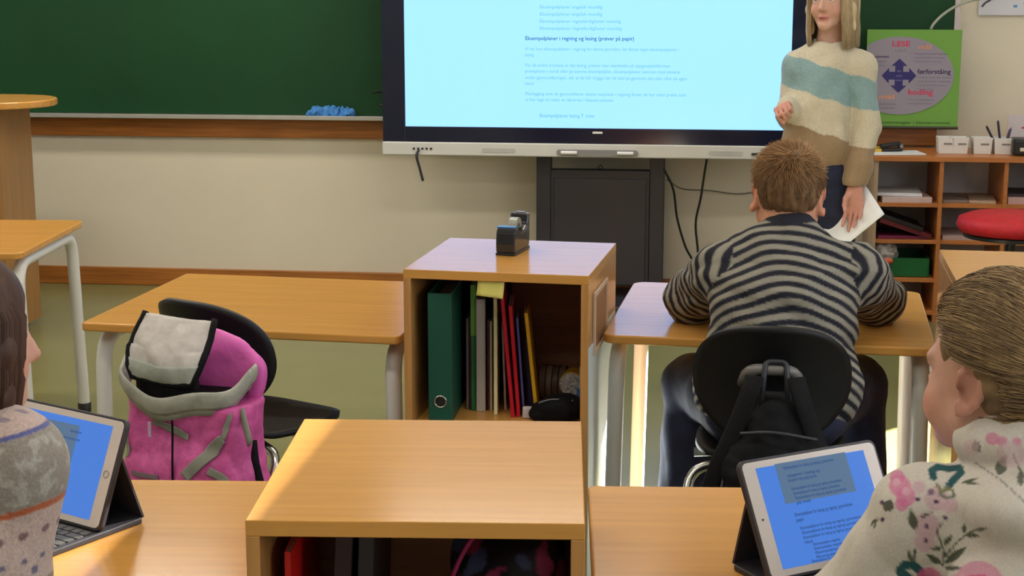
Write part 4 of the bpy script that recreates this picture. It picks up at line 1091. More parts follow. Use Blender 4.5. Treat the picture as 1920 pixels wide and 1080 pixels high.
def near_seg(V, a, b):
    a = np.array(a); ab = np.array(b) - a; t = (V - a) @ ab / (ab @ ab); tc = np.clip(t, 0, 1)
    return np.linalg.norm(V - a - tc[:, None] * ab, axis=1), t * np.linalg.norm(ab)

def person(label, loc):
    t = thing('person', label, 'person', loc); return t

def scalp(n, o, R, s, lo=-.02, seed=1, front=.062):
    """random points on the hair-bearing part of the skull (head-local), with outward normals"""
    g = np.random.default_rng(seed); P = []
    while len(P) < n:
        u = g.normal(size=3); u /= np.linalg.norm(u)
        p = np.array([0, -.008, .036]) + u * np.array([.0765, .0975, .0895])
        lim = -.052 if p[1] < -.035 else (-.046 + (p[1] + .035) * .6 if p[1] < .0 else .030 + (p[1]) * .92)
        if abs(p[0]) > .056 and -.045 < p[1] < .02: lim = max(lim, .040)
        if p[2] < lim: continue
        P.append((p, u / np.array([.0765, .0975, .0895])))
    P_ = np.array([p for p, _ in P]); N_ = np.array([q for _, q in P]); N_ /= np.linalg.norm(N_, axis=1, keepdims=True)
    return P_, N_

def to_world(P, o, R, s): return np.array(o) + (P * s) @ R.T

# ================================================================== boy in the striped sweater
PB = person('person in grey and black striped sweater sitting at a desk, seen from behind', (.18, 3.62, 0))
def child(V): return V - np.array([.18, 3.62, 0])
bo, bR, bs = (.214, 3.885, 1.012), frame(R_(-3), R_(-7), R_(2.5)), 1.02
shL, elL, wrL = np.array([.062, 3.785, .850]), np.array([-.012, 3.965, .7515]), np.array([.085, 4.180, .735])
shR, elR, wrR = np.array([.376, 3.805, .846]), np.array([.447, 4.000, .7505]), np.array([.330, 4.210, .735])
S = SDF((-.20, 3.40, .0), (.62, 4.40, 1.22), .0046)
head_sdf(S, bo, bR, bs, True, earscale=1.15)
S.chain([(.213, 3.865, .975), (.207, 3.815, .90), (.20, 3.76, .80)], [.056, .062, .10], .03)
S.chain([(.20, 3.77, .80), (.187, 3.66, .58), (.183, 3.62, .535)], [.115, .125, .13], .04)
for a, b, c in ((shL, elL, wrL), (shR, elR, wrR)): S.chain([(.21, 3.80, .89), a, b, c], [.05, .05, .040, .030], .02)
hips = [(.115, 3.64, .545), (.255, 3.645, .545)]; knees = [(-.005, 3.945, .535), (.405, 3.965, .535)]; ank = [(-.035, 3.80, .085), (.425, 3.84, .085)]
for h, k_, a in zip(hips, knees, ank): S.chain([h, k_, a], [.07, .052, .035], .02)
hand_sdf(S, wrL + np.array([.008, .012, 0]), frame(R_(-38)), .82, rest_curl(.15, .2, .15), 1, (.9, .6, -.1))
hand_sdf(S, wrR + np.array([-.008, .012, 0]), frame(R_(42)), .82, rest_curl(.15, .2, .15), -1, (.9, .6, -.1))
V, Q = S.mesh(2)
base = (.60, .30, .19)
C = head_color(V, bo, bR, bs, base, True)
mesh_obj('body', child(V), Q, SKIN, PB, C)
eyes(PB, np.array(bo) - np.array([.18, 3.62, 0]), bR, bs)
# sweater
S = SDF((-.20, 3.40, .50), (.64, 4.30, 1.06), .0048)
S.ell((.210, 3.785, .825), (.152, .105, .125), .03).ell((.202, 3.715, .74), (.172, .122, .16), .05).ell((.190, 3.635, .61), (.192, .142, .13), .05)
S.cone((.213, 3.835, .917), (.206, 3.80, .88), .074, .10, .04)
S.cone((.213, 3.81, .880), shL, .080, .064, .04).cone((.213, 3.815, .878), shR, .080, .064, .04)
S.chain([shL, elL, wrL], [.066, .060, .047], .03); S.chain([shR, elR, wrR], [.066, .060, .047], .03)
S.wrinkle(.0045, 40, 17, (1, 1, 1.5)); S.wrinkle(.0015, 100, 4, (1, 1, 1.3))
S.plane((.19, 3.6, .538), (0, .12, -1), .008)
S.cone((.214, 3.885, .96), (.2145, 3.90, 1.03), .062, .075, .012, 's')
V, Q = S.mesh(2)
# stripes: loops round the leaning trunk, rings round the sleeves
cx = .205
st = V[:, 2] * .90 + (V[:, 1] - 3.70) * .44 + 1.6 * (V[:, 0] - cx) ** 2 + .004 * np.sin(V[:, 0] * 33 + V[:, 2] * 20)
dT = np.full(len(V), 9.0)
for a, b, sgn, off in ((shL, elL, -1, 0), (elL, wrL, -1, np.linalg.norm(elL - shL)), (shR, elR, 1, 0), (elR, wrR, 1, np.linalg.norm(elR - shR))):
    d, t_ = near_seg(V, a, b)
    lim = (V[:, 0] - a[0]) * sgn
    w = (d < .085) & ((lim > -.020 - .10 * np.clip(.83 - V[:, 2], 0, .2)) | (V[:, 1] > 3.90)) & (d < dT)
    st[w] = t_[w] + off; dT[w] = d[w]
ph = (st / .0288) % 1.0
dark = np.clip((.50 - np.abs(ph - .5) * 2 + .0) * 5 + .5, 0, 1)
C = np.array((.27, .25, .205)) * (1 - dark[:, None]) + np.array((.016, .016, .026)) * dark[:, None]
col_d = np.linalg.norm(V - np.array([.214, 3.855, .975]), axis=1)
band_ = (V[:, 2] > .973) & (col_d < .10)
C[band_] = (.020, .020, .030)
mesh_obj('striped_sweater', child(V), Q, JERSEY, PB, C)
# jeans
S = SDF((-.20, 3.42, .03), (.62, 4.12, .70), .006)
S.ell((.185, 3.62, .545), (.165, .125, .070), .03)
for h, k_, a in zip(hips, knees, ank): S.chain([h, k_, a], [.082, .068, .056], .03)
S.wrinkle(.004, 45, 23); S.plane((0, 0, .10), (0, 0, -1), .006)
V, Q = S.mesh(2); mesh_obj('jeans', child(V), Q, DENIM, PB)
def shoes(parent, off, ank, yaw, s=1.0):
    for a in ank:
        S = SDF(np.array(a) + np.array([-.2, -.2, -.10]), np.array(a) + np.array([.2, .26, .08]), .006)
        R = frame(yaw); T = lambda p: np.array([a[0], a[1], 0]) + R @ np.array(p)
        S.cone(T((0, -.03, .035)), T((0, .12, .030)), .036, .034, .02).cone(T((0, -.02, .04)), (a[0], a[1], .09), .036, .040, .02)
        S.plane((0, 0, .002), (0, 0, -1), .004)
        V, Q = S.mesh(1); mesh_obj('shoe', V - np.array(off), Q, SHOE, parent)
shoes(PB, (.18, 3.62, 0), ank, R_(5))
# short hair
def cap(o, R, s, off, box, h=.004, low=-.02, wr=.003, ears=True, inf=.006):
    S = SDF(np.array(o) + box[0], np.array(o) + box[1], h)
    T = lambda *p: np.array(o) + R @ (np.array(p) * s)
    S.ell(T(0, -.010, .038), np.array([.075, .096, .088]) * s + inf, .01, R)
    return S, T
S, T = cap(bo, bR, bs, 0, (np.array([-.16, -.18, -.12]), np.array([.16, .16, .20])), inf=.003)
S.ell(T(0, .115, -.055), np.array([.10, .115, .105]) * bs, .02, bR, 's')
S.plane(T(0, -.06, -.046), bR @ np.array([0, .34, -1]), .012)
for m in (-1, 1): S.ell(T(m * .085, -.006, -.005), np.array([.03, .036, .050]) * bs, .010, bR, 's')
S.wrinkle(.0022, 160, 3, (1, 1, .35)); V, Q = S.mesh(1)
hb = np.array((.19, .105, .050))
g = np.array([mnoise.noise(Vector(v) * 60) for v in V.tolist()])
C = hb * (1 + .5 * g[:, None])
P_, N_ = scalp(11000, bo, bR, bs, seed=3)
wh = np.array([.01, -.060, .098])
tan = P_ - wh; tan -= N_ * (tan * N_).sum(1, keepdims=True); tan /= np.linalg.norm(tan, axis=1, keepdims=True) + 1e-6
swirl = np.cross(N_, tan)
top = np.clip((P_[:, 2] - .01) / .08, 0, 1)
Ls = (.007 + .024 * top) * rng.uniform(.7, 1.25, len(P_))
up_ = np.array([0, .25, 1.0])
dirs = N_ * (.10 + .16 * top[:, None]) + tan * (1.0 - .25 * top[:, None]) + swirl * .35 + rng.normal(0, .16, P_.shape) + up_ * .22 * top[:, None]
dirs[:, 2] -= .35 * (1 - top)
dirs /= np.linalg.norm(dirs, axis=1, keepdims=True)
K = 4
Pl = np.stack([P_ + N_ * .002 + dirs * (Ls * t)[:, None] - np.array([0, 0, 1]) * (.10 * Ls * t * t)[:, None] for t in np.linspace(0, 1, K)], 1)
Pw = to_world(Pl.reshape(-1, 3), bo, bR, bs).reshape(-1, K, 3)
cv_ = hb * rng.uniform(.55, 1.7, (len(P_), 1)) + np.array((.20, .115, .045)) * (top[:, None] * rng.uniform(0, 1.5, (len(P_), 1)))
v2, q2, c2 = strands(Pw, .0009, cv_)
Vh, Qh, Ch = join([(V, Q, C), (v2, q2, c2)])
mesh_obj('hair', child(Vh), Qh, HAIRM, PB, Ch)

# ================================================================== teacher by the display
to_ = np.array([.46, 6.22, 0]); PT = person('person with long blond hair and pastel striped sweater standing by the display', tuple(to_))
ho, hR, hs = (.484, 6.255, 1.447), frame(R_(180 - 27), R_(-4), R_(2)), .97
sR_, eR, wR = np.array([.372, 6.250, 1.200]), np.array([.345, 6.285, 1.010]), np.array([.322, 6.125, 1.050])   # the arm at the left in the picture
sL_, eL, wL = np.array([.592, 6.245, 1.195]), np.array([.624, 6.200, .975]), np.array([.586, 6.115, .785])
S = SDF((.18, 5.90, .0), (.82, 6.52, 1.60), .0048)
head_sdf(S, ho, hR, hs, False)
S.chain([(.487, 6.275, 1.38), (.492, 6.285, 1.27), (.485, 6.26, 1.12)], [.050, .056, .10], .03)
S.ell((.465, 6.25, 1.10), (.11, .080, .15), .04).ell((.450, 6.21, .88), (.11, .085, .13), .04)
S.chain([(.49, 6.27, 1.24), sR_, eR, wR], [.05, .046, .036, .027], .02); S.chain([(.49, 6.27, 1.24), sL_, eL, wL], [.05, .046, .036, .027], .02)
thH = [(.395, 6.21, .76), (.520, 6.215, .76)]; thK = [(.400, 6.19, .44), (.530, 6.195, .44)]; thA = [(.405, 6.215, .085), (.540, 6.22, .085)]
for h, k_, a in zip(thH, thK, thA): S.chain([h, k_, a], [.075, .052, .036], .02)
Rr = np.stack([np.array([.25, .45, .85]), np.array([-.35, -.80, .50]), np.array([.9, -.4, -.05])], 1)
def orth(y, z):
    y = np.array(y, float); y /= np.linalg.norm(y); z = np.array(z, float); z -= y * (y @ z); z /= np.linalg.norm(z); return np.stack([np.cross(y, z), y, z], 1)
hand_sdf(S, wR + np.array([-.004, -.012, .004]), orth((-.22, -.80, .12), (-.5, .15, .85)), .88, [(.95, 1.25, .7), (1.0, 1.3, .7), (1.05, 1.3, .7), (1.1, 1.35, .7)], 1, (.35, .75, -.62))
hand_sdf(S, wL + np.array([.0, -.012, -.022]), orth((-.05, -.10, -1.0), (.25, .95, .1)), .95, [(.20, .30, .20), (.10, .20, .15), (.25, .35, .25), (.40, .5, .35)], -1, (.35, .85, -.55))
V, Q = S.mesh(2); base = (.60, .36, .28)
C = head_color(V, ho, hR, hs, base, False, lip=(.50, .14, .14), blush=.4)
hd = (np.linalg.norm(V - wR, axis=1) < .15) | (np.linalg.norm(V - wL, axis=1) < .20); C[hd] = C[hd] * np.array([.92, .74, .74])
mesh_obj('body', V - to_, Q, SKIN, PT, C); eyes(PT, np.array(ho) - to_, hR, hs)
S = SDF((.18, 5.95, .70), (.82, 6.50, 1.40), .0055)
S.ell((.474, 6.262, 1.17), (.130, .102, .115), .03).ell((.452, 6.235, 1.04), (.128, .108, .16), .05).ell((.442, 6.205, .90), (.128, .112, .13), .05)
S.cone((.49, 6.28, 1.255), (.49, 6.27, 1.20), .068, .10, .04)
S.cone((.49, 6.275, 1.215), sR_, .075, .060, .04).cone((.49, 6.275, 1.210), sL_, .078, .063, .04)
S.chain([sR_, eR, wR + (wR - eR) * -.10], [.056, .050, .042], .02); S.chain([sL_, sL_ * .75 + eL * .25], [.060, .056], .02); S.chain([sL_ * .75 + eL * .25, eL, wL], [.056, .052, .040], .0035)
S.cone(wL + np.array([.012, .02, .055]), wL + np.array([.0, .0, .0]), .050, .041, .012)
S.wrinkle(.0045, 34, 41, (1, 1, .8)); S.wrinkle(.0015, 90, 6)
S.plane((.46, 6.2, .805), (.10, 0, -1), .008) if False else None
Xg, Yg, Zg = S.ax[0][:, None, None], S.ax[1][None, :, None], S.ax[2][None, None, :]
cut = .812 - Zg + .0 * Xg + .05 * (Xg - .46)
arm_d = np.sqrt((Xg - (wL[0] + .02)) ** 2 + (Yg - (wL[1] + .02)) ** 2) - .085
S.D = np.maximum(S.D, np.minimum(cut, np.where(Zg > .765, arm_d, 1.0)).astype(np.float32) * np.where(cut < 0, 1, 1))
S.cone((.489, 6.265, 1.315), (.487, 6.245, 1.40), .058, .075, .012, 's')
V, Q = S.mesh(2)
cream, bluec, tan_c = np.array((.56, .50, .385)), np.array((.235, .355, .375)), np.array((.30, .205, .120))
d1, t1 = near_seg(V, sL_, eL); d2, t2 = near_seg(V, eL, wL); onL = (np.minimum(d1, d2) < .064) & (V[:, 0] > .560)
sc_ = V[:, 2] + .30 * (V[:, 0] - .47) + .004 * np.sin(V[:, 0] * 60)
def bandcol(s_, e):
    out = np.empty((len(s_), 3)); out[:] = cream
    out[(s_ < e[0]) & (s_ > e[1])] = bluec; out[s_ < e[2]] = tan_c; return out
C = bandcol(sc_, (1.205, 1.085, .955)); CL = bandcol(V[:, 2] + .10 * (V[:, 0] - .63), (1.168, 1.045, .905)); C[onL] = CL[onL]
mesh_obj('striped_sweater', V - to_, Q, KNIT, PT, C)
S = SDF((.25, 6.02, .03), (.70, 6.42, .92), .006)
S.ell((.46, 6.21, .80), (.130, .098, .10), .03)
for h, k_, a in zip(thH, thK, thA): S.chain([h, k_, a], [.086, .066, .056], .025)
S.wrinkle(.003, 40, 8); S.plane((0, 0, .06), (0, 0, -1), .005)
V, Q = S.mesh(2); mesh_obj('trousers', V - to_, Q, DENIM, PT)
shoes(PT, to_, thA, R_(175))
# straight blond hair
S, T = cap(ho, hR, hs, 0, (np.array([-.22, -.22, -.22]), np.array([.22, .22, .20])), inf=.005)
S.ell(T(0, .085, -.030), np.array([.064, .080, .110]) * hs, .012, hR, 's')
for m in (-1, 1):
    S.chain([T(m * .068, .020, .06), T(m * .084, .012, -.03), T(m * .085, .020, -.10), T(m * .080, .026, -.120)], [.014, .014, .011, .005], .02)
S.chain([T(-.05, -.06, .0), T(-.055, -.065, -.12)], [.036, .026], .03); S.chain([T(.05, -.06, .0), T(.055, -.065, -.12)], [.036, .026], .03); S.chain([T(0, -.065, .0), T(0, -.065, -.12)], [.036, .028], .03)
S.wrinkle(.003, 120, 3, (1, 1, .15)); V, Q = S.mesh(1)
hc = np.array((.50, .39, .24)); g = np.array([mnoise.noise(Vector((v[0] * 90, v[1] * 90, v[2] * 9))) for v in V.tolist()])
C = hc * (1 + .45 * g[:, None])
n = 5200; az = rng.uniform(-2.85, 2.85, n); az = np.where(np.abs(az) < .8, np.sign(az) * (.8 + rng.uniform(0, .5, n)), az)
az = math.pi / 2 + az
top_ = np.stack([.004 * np.sign(np.cos(az)), .02 + .02 * np.sin(az), np.full(n, .128)], 1)
def ringp(r, z, k): return np.stack([np.cos(az) * (.078 + r), -.008 + np.sin(az) * (.092 + r) * k, np.full(n, z)], 1)
tl = rng.uniform(-.03, .02, n); j1 = rng.uniform(.004, .020, n)
ctrl = [top_, ringp(j1 * .6, .095, .8) * np.array([.72, .8, 1]), ringp(j1, .04, .9), ringp(j1 + .003, -.04, .82), ringp(j1 + .008, -.11, .78), ringp(j1 + .004, -.155, .78) + tl[:, None] * np.array([0, 0, 1])]
Pl = np.stack(ctrl, 1); Pl[:, 3:, 1] += .022 * np.clip(np.sin(az)[:, None], 0, 1)
Pw = to_world(Pl.reshape(-1, 3), ho, hR, hs).reshape(n, 6, 3)
v2, q2, c2 = strands(Pw, .0012, hc * rng.uniform(.7, 1.3, (n, 1)))
Vh, Qh, Ch = join([(V, Q, C), (v2, q2, c2)]); mesh_obj('hair', Vh - to_, Qh, HAIRM, PT, Ch)

# the sheet in her hand
A = np.array([.607, 6.172, .790]); Bc = np.array([.653, 6.085, .722]); u_ = Bc - A; v_ = np.array([-.185, .02, -.185])
u_ = u_ / np.linalg.norm(u_) * .21; v_ -= u_ * (u_ @ v_) / (u_ @ u_); v_ = v_ / np.linalg.norm(v_) * .297
nrm = np.cross(u_, v_); nrm /= np.linalg.norm(nrm)
ps = thing('paper_sheet', 'white sheet of paper hanging from the hand of the standing blond person', 'paper', tuple(A))
MB().grid(lambda a, b: tuple(u_ * a + v_ * b + nrm * (.012 * math.sin(a * 2.6) * b)), 12, 12).build('sheet', mat('bright white paper', (.80, .81, .84), .7, var=.01), ps, smooth=180, solid_t=.0006)

# ================================================================== girl in the floral sweater
go = np.array([.42, 1.80, 0]); PG = person('person with blond pulled back hair and floral white sweater in the right foreground', tuple(go))
fo, fR, fs = (.378, 1.975, 1.052), frame(R_(42), R_(-3), R_(0)), .98
tR = frame(R_(50)); TT = lambda x, y, z: np.array([.430, 1.885, 0]) + tR @ np.array([x, y, 0]) + np.array([0, 0, z])
gsL, geL, gwL = TT(-.125, .015, .895), TT(-.165, .085, .735), np.array([.290, 2.150, .728])
gsR, geR, gwR = TT(.150, .010, .890), TT(.19, .13, .745), np.array([.33, 2.17, .728])
gsL = np.array([.285, 1.930, .892]); geL = np.array([.205, 1.955, .752])
S = SDF((.10, 1.45, .0), (.80, 2.35, 1.26), .0042)
head_sdf(S, fo, fR, fs, True)
S.chain([tuple(np.array(fo) + fR @ np.array([0, -.02, -.05])), TT(-.0, .065, .94), TT(0, .03, .83)], [.044, .040, .07], .03)
S.chain([TT(0, .01, .82), TT(0, -.05, .66), TT(0, -.10, .55)], [.085, .095, .115], .04)
for a, b, c in ((gsL, geL, gwL), (gsR, geR, gwR)): S.chain([TT(0, 0, .90), a, b, c], [.045, .042, .034, .026], .02)
gh = [TT(-.07, -.06, .535), TT(.07, -.06, .535)]; gk = [(.28, 2.12, .53), (.42, 2.14, .53)]; ga = [(.29, 2.06, .085), (.43, 2.08, .085)]
for h, k_, a in zip(gh, gk, ga): S.chain([h, k_, a], [.066, .050, .035], .02)
hand_sdf(S, gwL + np.array([-.004, .012, 0]), frame(R_(25)), .78, rest_curl(.2, .4, .3), 1)
hand_sdf(S, gwR + np.array([-.004, .012, 0]), frame(R_(25)), .78, rest_curl(.2, .4, .3), -1)
V, Q = S.mesh(2); base = (.60, .345, .265)
C = head_color(V, fo, fR, fs, base, True, blush=.5); mesh_obj('body', V - go, Q, SKIN, PG, C); eyes(PG, np.array(fo) - go, fR, fs)
# sweater with its print
S = SDF((.08, 1.60, .50), (.78, 2.32, 1.03), .0030)
S.ell(TT(0, .0, .83), (.145, .105, .11), .03, tR).ell(TT(0, -.03, .70), (.155, .125, .15), .05, tR).ell(TT(0, -.06, .60), (.16, .13, .10), .04, tR)
S.cone(TT(0, .02, .905), gsL, .070, .056, .04).cone(TT(0, .02, .90), gsR, .070, .056, .04)
S.chain([gsL, geL, gwL], [.057, .052, .040], .025); S.chain([gsR, geR, gwR], [.057, .052, .040], .025)
S.ell(TT(.0, .0, .935), (.122, .088, .050), .03, tR)
nk = np.array(fo) + fR @ np.array([0, -.030, -.085])
S.cone(nk + np.array([0, 0, -.045]), nk + np.array([.006, -.012, .012]), .082, .066, .015)
for k in range(12):
    a_ = k * math.pi / 6; b_ = a_ + math.pi / 6; q_ = lambda a: nk + np.array([.060 * math.cos(a) + .004, .058 * math.sin(a) - .010, .018 - .010 * math.sin(a)])
    S.cone(q_(a_), q_(b_), .021, .021, .012)
S.cone(nk + np.array([0, 0, .0]), nk + np.array([0, 0, .09]), .046, .056, .008, 's')
S.wrinkle(.0040, 44, 52); S.wrinkle(.0012, 110, 7); S.plane((0, 0, .53), (0, 0, -1), .006)
V, Q = S.mesh(2)
# print: motifs on the cloth, laid out in the plane of the back and left shoulder
pu = np.array([.99, -.14, 0]); pv = np.array([.045, .33, .943])
U = (V - np.array([.190, 1.886, .855])) @ pu; W = (V - np.array([.190, 1.886, .855])) @ pv
C = np.tile(np.array((.60, .555, .50)), (len(V), 1))
def paint(mask, col, a=1.0):
    m = np.clip(mask, 0, 1)[:, None] * a; C[:] = C * (1 - m) + np.array(col) * m
px_ = .00065   # one photo pixel on the cloth
def mo(x, y): return (x - 1590) * px_, (1040 - y) * px_
def dot(x, y, r, col, a=1.0):
    u, w = mo(x, y); paint((r * px_ - np.hypot(U - u, W - w)) / .0015 + .5, col, a)
def leaf(x, y, ln, wd, ang, col):
    u, w = mo(x, y); c, s = math.cos(ang), math.sin(ang); a = (U - u) * c + (W - w) * s; b = -(U - u) * s + (W - w) * c
    t = np.clip(a / (ln * px_), 0, 1); paint((wd * px_ * np.sin(math.pi * t ** .8) - np.abs(b)) / .0012 * ((a > 0) & (a < ln * px_)), col)
def stroke(pts, wd, col):
    for (x0, y0), (x1, y1) in zip(pts, pts[1:]):
        a, b = np.array(mo(x0, y0)), np.array(mo(x1, y1)); ab = b - a
        t = np.clip(((U - a[0]) * ab[0] + (W - a[1]) * ab[1]) / (ab @ ab), 0, 1)
        paint((wd * px_ - np.hypot(U - a[0] - t * ab[0], W - a[1] - t * ab[1])) / .0012 + .5, col)
OL, TE, PK, PP, DK = (.095, .105, .075), (.028, .095, .105), (.60, .12, .28), (.56, .36, .42), (.085, .035, .10)
for x, y, r in ((1712, 905, 12), (1745, 925, 22), (1730, 975, 24), (1770, 935, 14), (1728, 1005, 18)): dot(x, y, r, PP, .8)
for x, y in ((1712, 928), (1745, 930), (1762, 958), (1730, 976), (1730, 1002), (1650, 970), (1647, 938)): dot(x, y, 4.0, DK)
dot(1735, 913, 6, (.20, .14, .20))
# teal swirls
stroke([(1738, 885), (1735, 872), (1745, 864), (1765, 866), (1785, 862), (1787, 872), (1775, 885), (1765, 900)], 6.5, TE)
stroke([(1765, 900), (1750, 915), (1762, 922), (1776, 918), (1772, 906)], 2.6, (.16, .18, .14)); stroke([(1745, 898), (1752, 910), (1768, 905)], 3, (.22, .22, .10))
stroke([(1685, 1062), (1695, 1050), (1708, 1048), (1722, 1058), (1728, 1075), (1712, 1080), (1698, 1070)], 8, TE); stroke([(1705, 1040), (1700, 1026)], 3, OL); stroke([(1708, 1040), (1712, 1022)], 3, OL); stroke([(1690, 1078), (1700, 1092), (1730, 1095)], 8, TE)
# leaves and sprigs
stroke([(1763, 1046), (1764, 1025), (1758, 1005), (1748, 985), (1757, 968)], 1.6, OL); stroke([(1764, 1030), (1785, 1000), (1800, 985), (1815, 975)], 1.6, OL)
for x, y, l, w, a in ((1762, 1044, 38, 7, 2.62), (1764, 1042, 55, 8, .75), (1763, 1050, 36, 5, .15), (1762, 1008, 26, 6, .95), (1760, 1014, 24, 5, 3.3), (1797, 985, 28, 5, -.05), (1812, 977, 24, 4, .25), (1796, 984, 20, 5, 1.6),
                      (1786, 893, 36, 4, .35), (1788, 890, 34, 4, -.10), (1710, 985, 42, 9, 1.85), (1715, 962, 30, 4, .45)): leaf(x, y, l, w, a, OL)
leaf(1655, 955, 26, 12, 1.2, (.10, .10, .075)); 
for x, y, l, w, a in ((1627, 985, 24, 3, 1.0), (1628, 978, 22, 3, .5), (1634, 990, 20, 3, 1.3)): leaf(x, y, l, w, a, OL)
# pink roses
for x, y, r in ((1678, 905, 20), (1690, 925, 18), (1672, 888, 14), (1683, 940, 12)): dot(x, y, r, (.62, .16, .34), .75)
for x, y in ((1672, 898), (1690, 915)): dot(x, y, 8, (.66, .40, .48), .8)
for x, y, r, c_ in ((1825, 1072, 42, (.58, .25, .36)), (1855, 1085, 30, PK), (1795, 1080, 26, (.62, .34, .42)), (1740, 1075, 24, PK), (1760, 1085, 22, (.52, .30, .40)), (1825, 1068, 14, (.62, .09, .22)), (1838, 1072, 7, (.12, .03, .06))): dot(x, y, r, c_, .85)
stroke([(1792, 1075), (1808, 1060), (1832, 1056), (1855, 1066), (1868, 1082)], 3.5, PK); stroke([(1808, 1078), (1820, 1066), (1840, 1068)], 3, PK)
# hood and collar print
stroke([(1812, 852), (1850, 880), (1885, 915), (1925, 955)], 1.6, (.30, .27, .27))
for x, y, l, w, a in ((1850, 875, 42, 11, 1.25), (1885, 895, 36, 7, 1.45), (1895, 858, 26, 5, .0), (1905, 815, 30, 8, 1.9), (1815, 835, 26, 9, 1.9), (1905, 905, 30, 6, -1.2), (1915, 880, 26, 6, .9)): leaf(x, y, l, w, a, (.13, .135, .105))
stroke([(1875, 835), (1890, 865), (1905, 885), (1918, 905)], 1.5, OL)
for x, y, r in ((1838, 808, 12), (1855, 812, 9), (1880, 812, 8)): dot(x, y, r, (.60, .16, .32), .7)
for x, y, r in ((1870, 835, 24), (1802, 825, 14)): dot(x, y, r, (.60, .42, .45), .6)
g = np.random.default_rng(5)
for k in range(60):     # the rest of the cloth, out of the photograph
    x, y = g.uniform(1930, 2300), g.uniform(780, 1300)
    dot(x, y, g.uniform(8, 26), ((.60, .16, .32), PP, PK)[k % 3], .7); leaf(x + 20, y, 40, 8, g.uniform(0, 6), OL)
mesh_obj('floral_sweater', V - go, Q, JERSEY, PG, C)
S = SDF((.10, 1.50, .03), (.80, 2.30, .66), .007)
S.ell(TT(0, -.08, .55), (.155, .12, .068), .03, tR)
for h, k_, a in zip(gh, gk, ga): S.chain([h, k_, a], [.078, .060, .050], .03)
S.plane((0, 0, .08), (0, 0, -1), .005)
V, Q = S.mesh(1); mesh_obj('trousers', V - go, Q, DENIM, PG); shoes(PG, go, ga, R_(40))
# pulled back hair
S, T = cap(fo, fR, fs, 0, (np.array([-.20, -.22, -.16]), np.array([.28, .20, .20])), h=.0035, inf=.004)
S.ell(T(0, .130, .005), np.array([.125, .105, .125]) * fs, .02, fR, 's')
S.plane(T(0, -.05, -.048), fR @ np.array([0, .50, -1]), .015)
for m in (-1, 1): S.ell(T(m * .086, .020, -.016), np.array([.032, .048, .064]) * fs, .012, fR, 's')
bun = np.array([0, -.128, .015])
S.ell(T(*bun), np.array([.038, .032, .036]) * fs, .02, fR)
S.wrinkle(.0018, 150, 3); V, Q = S.mesh(1)
hc = np.array((.26, .168, .090)); L_ = (V - np.array(fo)) @ fR / fs
C = hc * (.85 + .4 * np.array([mnoise.noise(Vector((v[0] * 12, v[1] * 8, v[2] * 70))) for v in L_.tolist()])[:, None])
n = 12000; P_, N_ = scalp(n, fo, fR, fs, seed=8)
K = 9; pts = []
ctr = np.array([0, -.008, .036]); rad = np.array([.0765, .0975, .0895])
lift = rng.uniform(.000, .009, n); jit = rng.normal(0, .007, (n, 3))
ln_ = rng.uniform(.35, 1.0, n)
for t in np.linspace(0, 1, K):
    tt = (t * ln_)[:, None]
    q = P_ * (1 - tt) + (bun + jit) * tt
    d = (q - ctr) / rad; d /= np.linalg.norm(d, axis=1, keepdims=True)
    surf = ctr + d * (rad + .007 + .010 * np.clip(d[:, 2:3], 0, 1) + lift[:, None] * np.sin(math.pi * np.clip(t + .05, 0, 1)))
    w = np.clip((tt - .80) / .2, 0, 1)
    pts.append(surf * (1 - w) + q * w)
Pw = to_world(np.stack(pts, 1).reshape(-1, 3), fo, fR, fs).reshape(n, K, 3)
cl = hc * rng.uniform(.68, 1.35, (n, 1)); bl = rng.random(n) < .33; cl[bl] = np.array((.42, .28, .13)) * rng.uniform(.7, 1.3, (bl.sum(), 1))
v2, q2, c2 = strands(Pw, .0008, cl)
# strands wound round the bun
nb = 1600; ax_b = rng.normal(0, .35, (nb, 3)) + np.array([0, 1.0, .15]); ax_b /= np.linalg.norm(ax_b, axis=1, keepdims=True)
e1 = np.cross(ax_b, np.array([0, 0, 1.0])); e1 /= np.linalg.norm(e1, axis=1, keepdims=True); e2 = np.cross(ax_b, e1)
off_b = rng.uniform(-.95, .75, nb); ph_b = rng.uniform(0, 6.28, nb); rb_ = np.sqrt(1 - off_b ** 2)
pb_ = []
for t in np.linspace(0, 2.0, 9):
    d = (np.cos(ph_b + t) * rb_)[:, None] * e1 + (np.sin(ph_b + t) * rb_)[:, None] * e2 + off_b[:, None] * ax_b
    pb_.append(bun + d * (np.array([.038, .032, .036]) + rng.uniform(.002, .004)))
v4, q4, c4 = strands(to_world(np.stack(pb_, 1).reshape(-1, 3), fo, fR, fs).reshape(nb, 9, 3), .0010, hc * rng.uniform(.55, 1.7, (nb, 1)))
# loose strands over collar
m = 160; a = rng.uniform(0, 1, (m, 1))
base_p = np.array([-.040, -.055, -.050]) + rng.normal(0, .008, (m, 3)); end_p = np.array([-.095, -.075, -.105]) + rng.normal(0, .010, (m, 3))
mid_p = (base_p + end_p) / 2 + np.array([-.018, -.02, .010]) + rng.normal(0, .004, (m, 3))
lp = np.stack([base_p, base_p * .5 + mid_p * .5 + np.array([-.004, -.004, .003]), mid_p, mid_p * .5 + end_p * .5 + np.array([-.003, -.003, .002]), end_p], 1)
v3, q3, c3 = strands(to_world(lp.reshape(-1, 3), fo, fR, fs).reshape(m, 5, 3), .0010, np.array((.38, .25, .12)) * rng.uniform(.7, 1.3, (m, 1)))
Vh, Qh, Ch = join([(V, Q, C), (v2, q2, c2), (v4, q4, c4)]); mesh_obj('hair', Vh - go, Qh, HAIRM, PG, Ch)

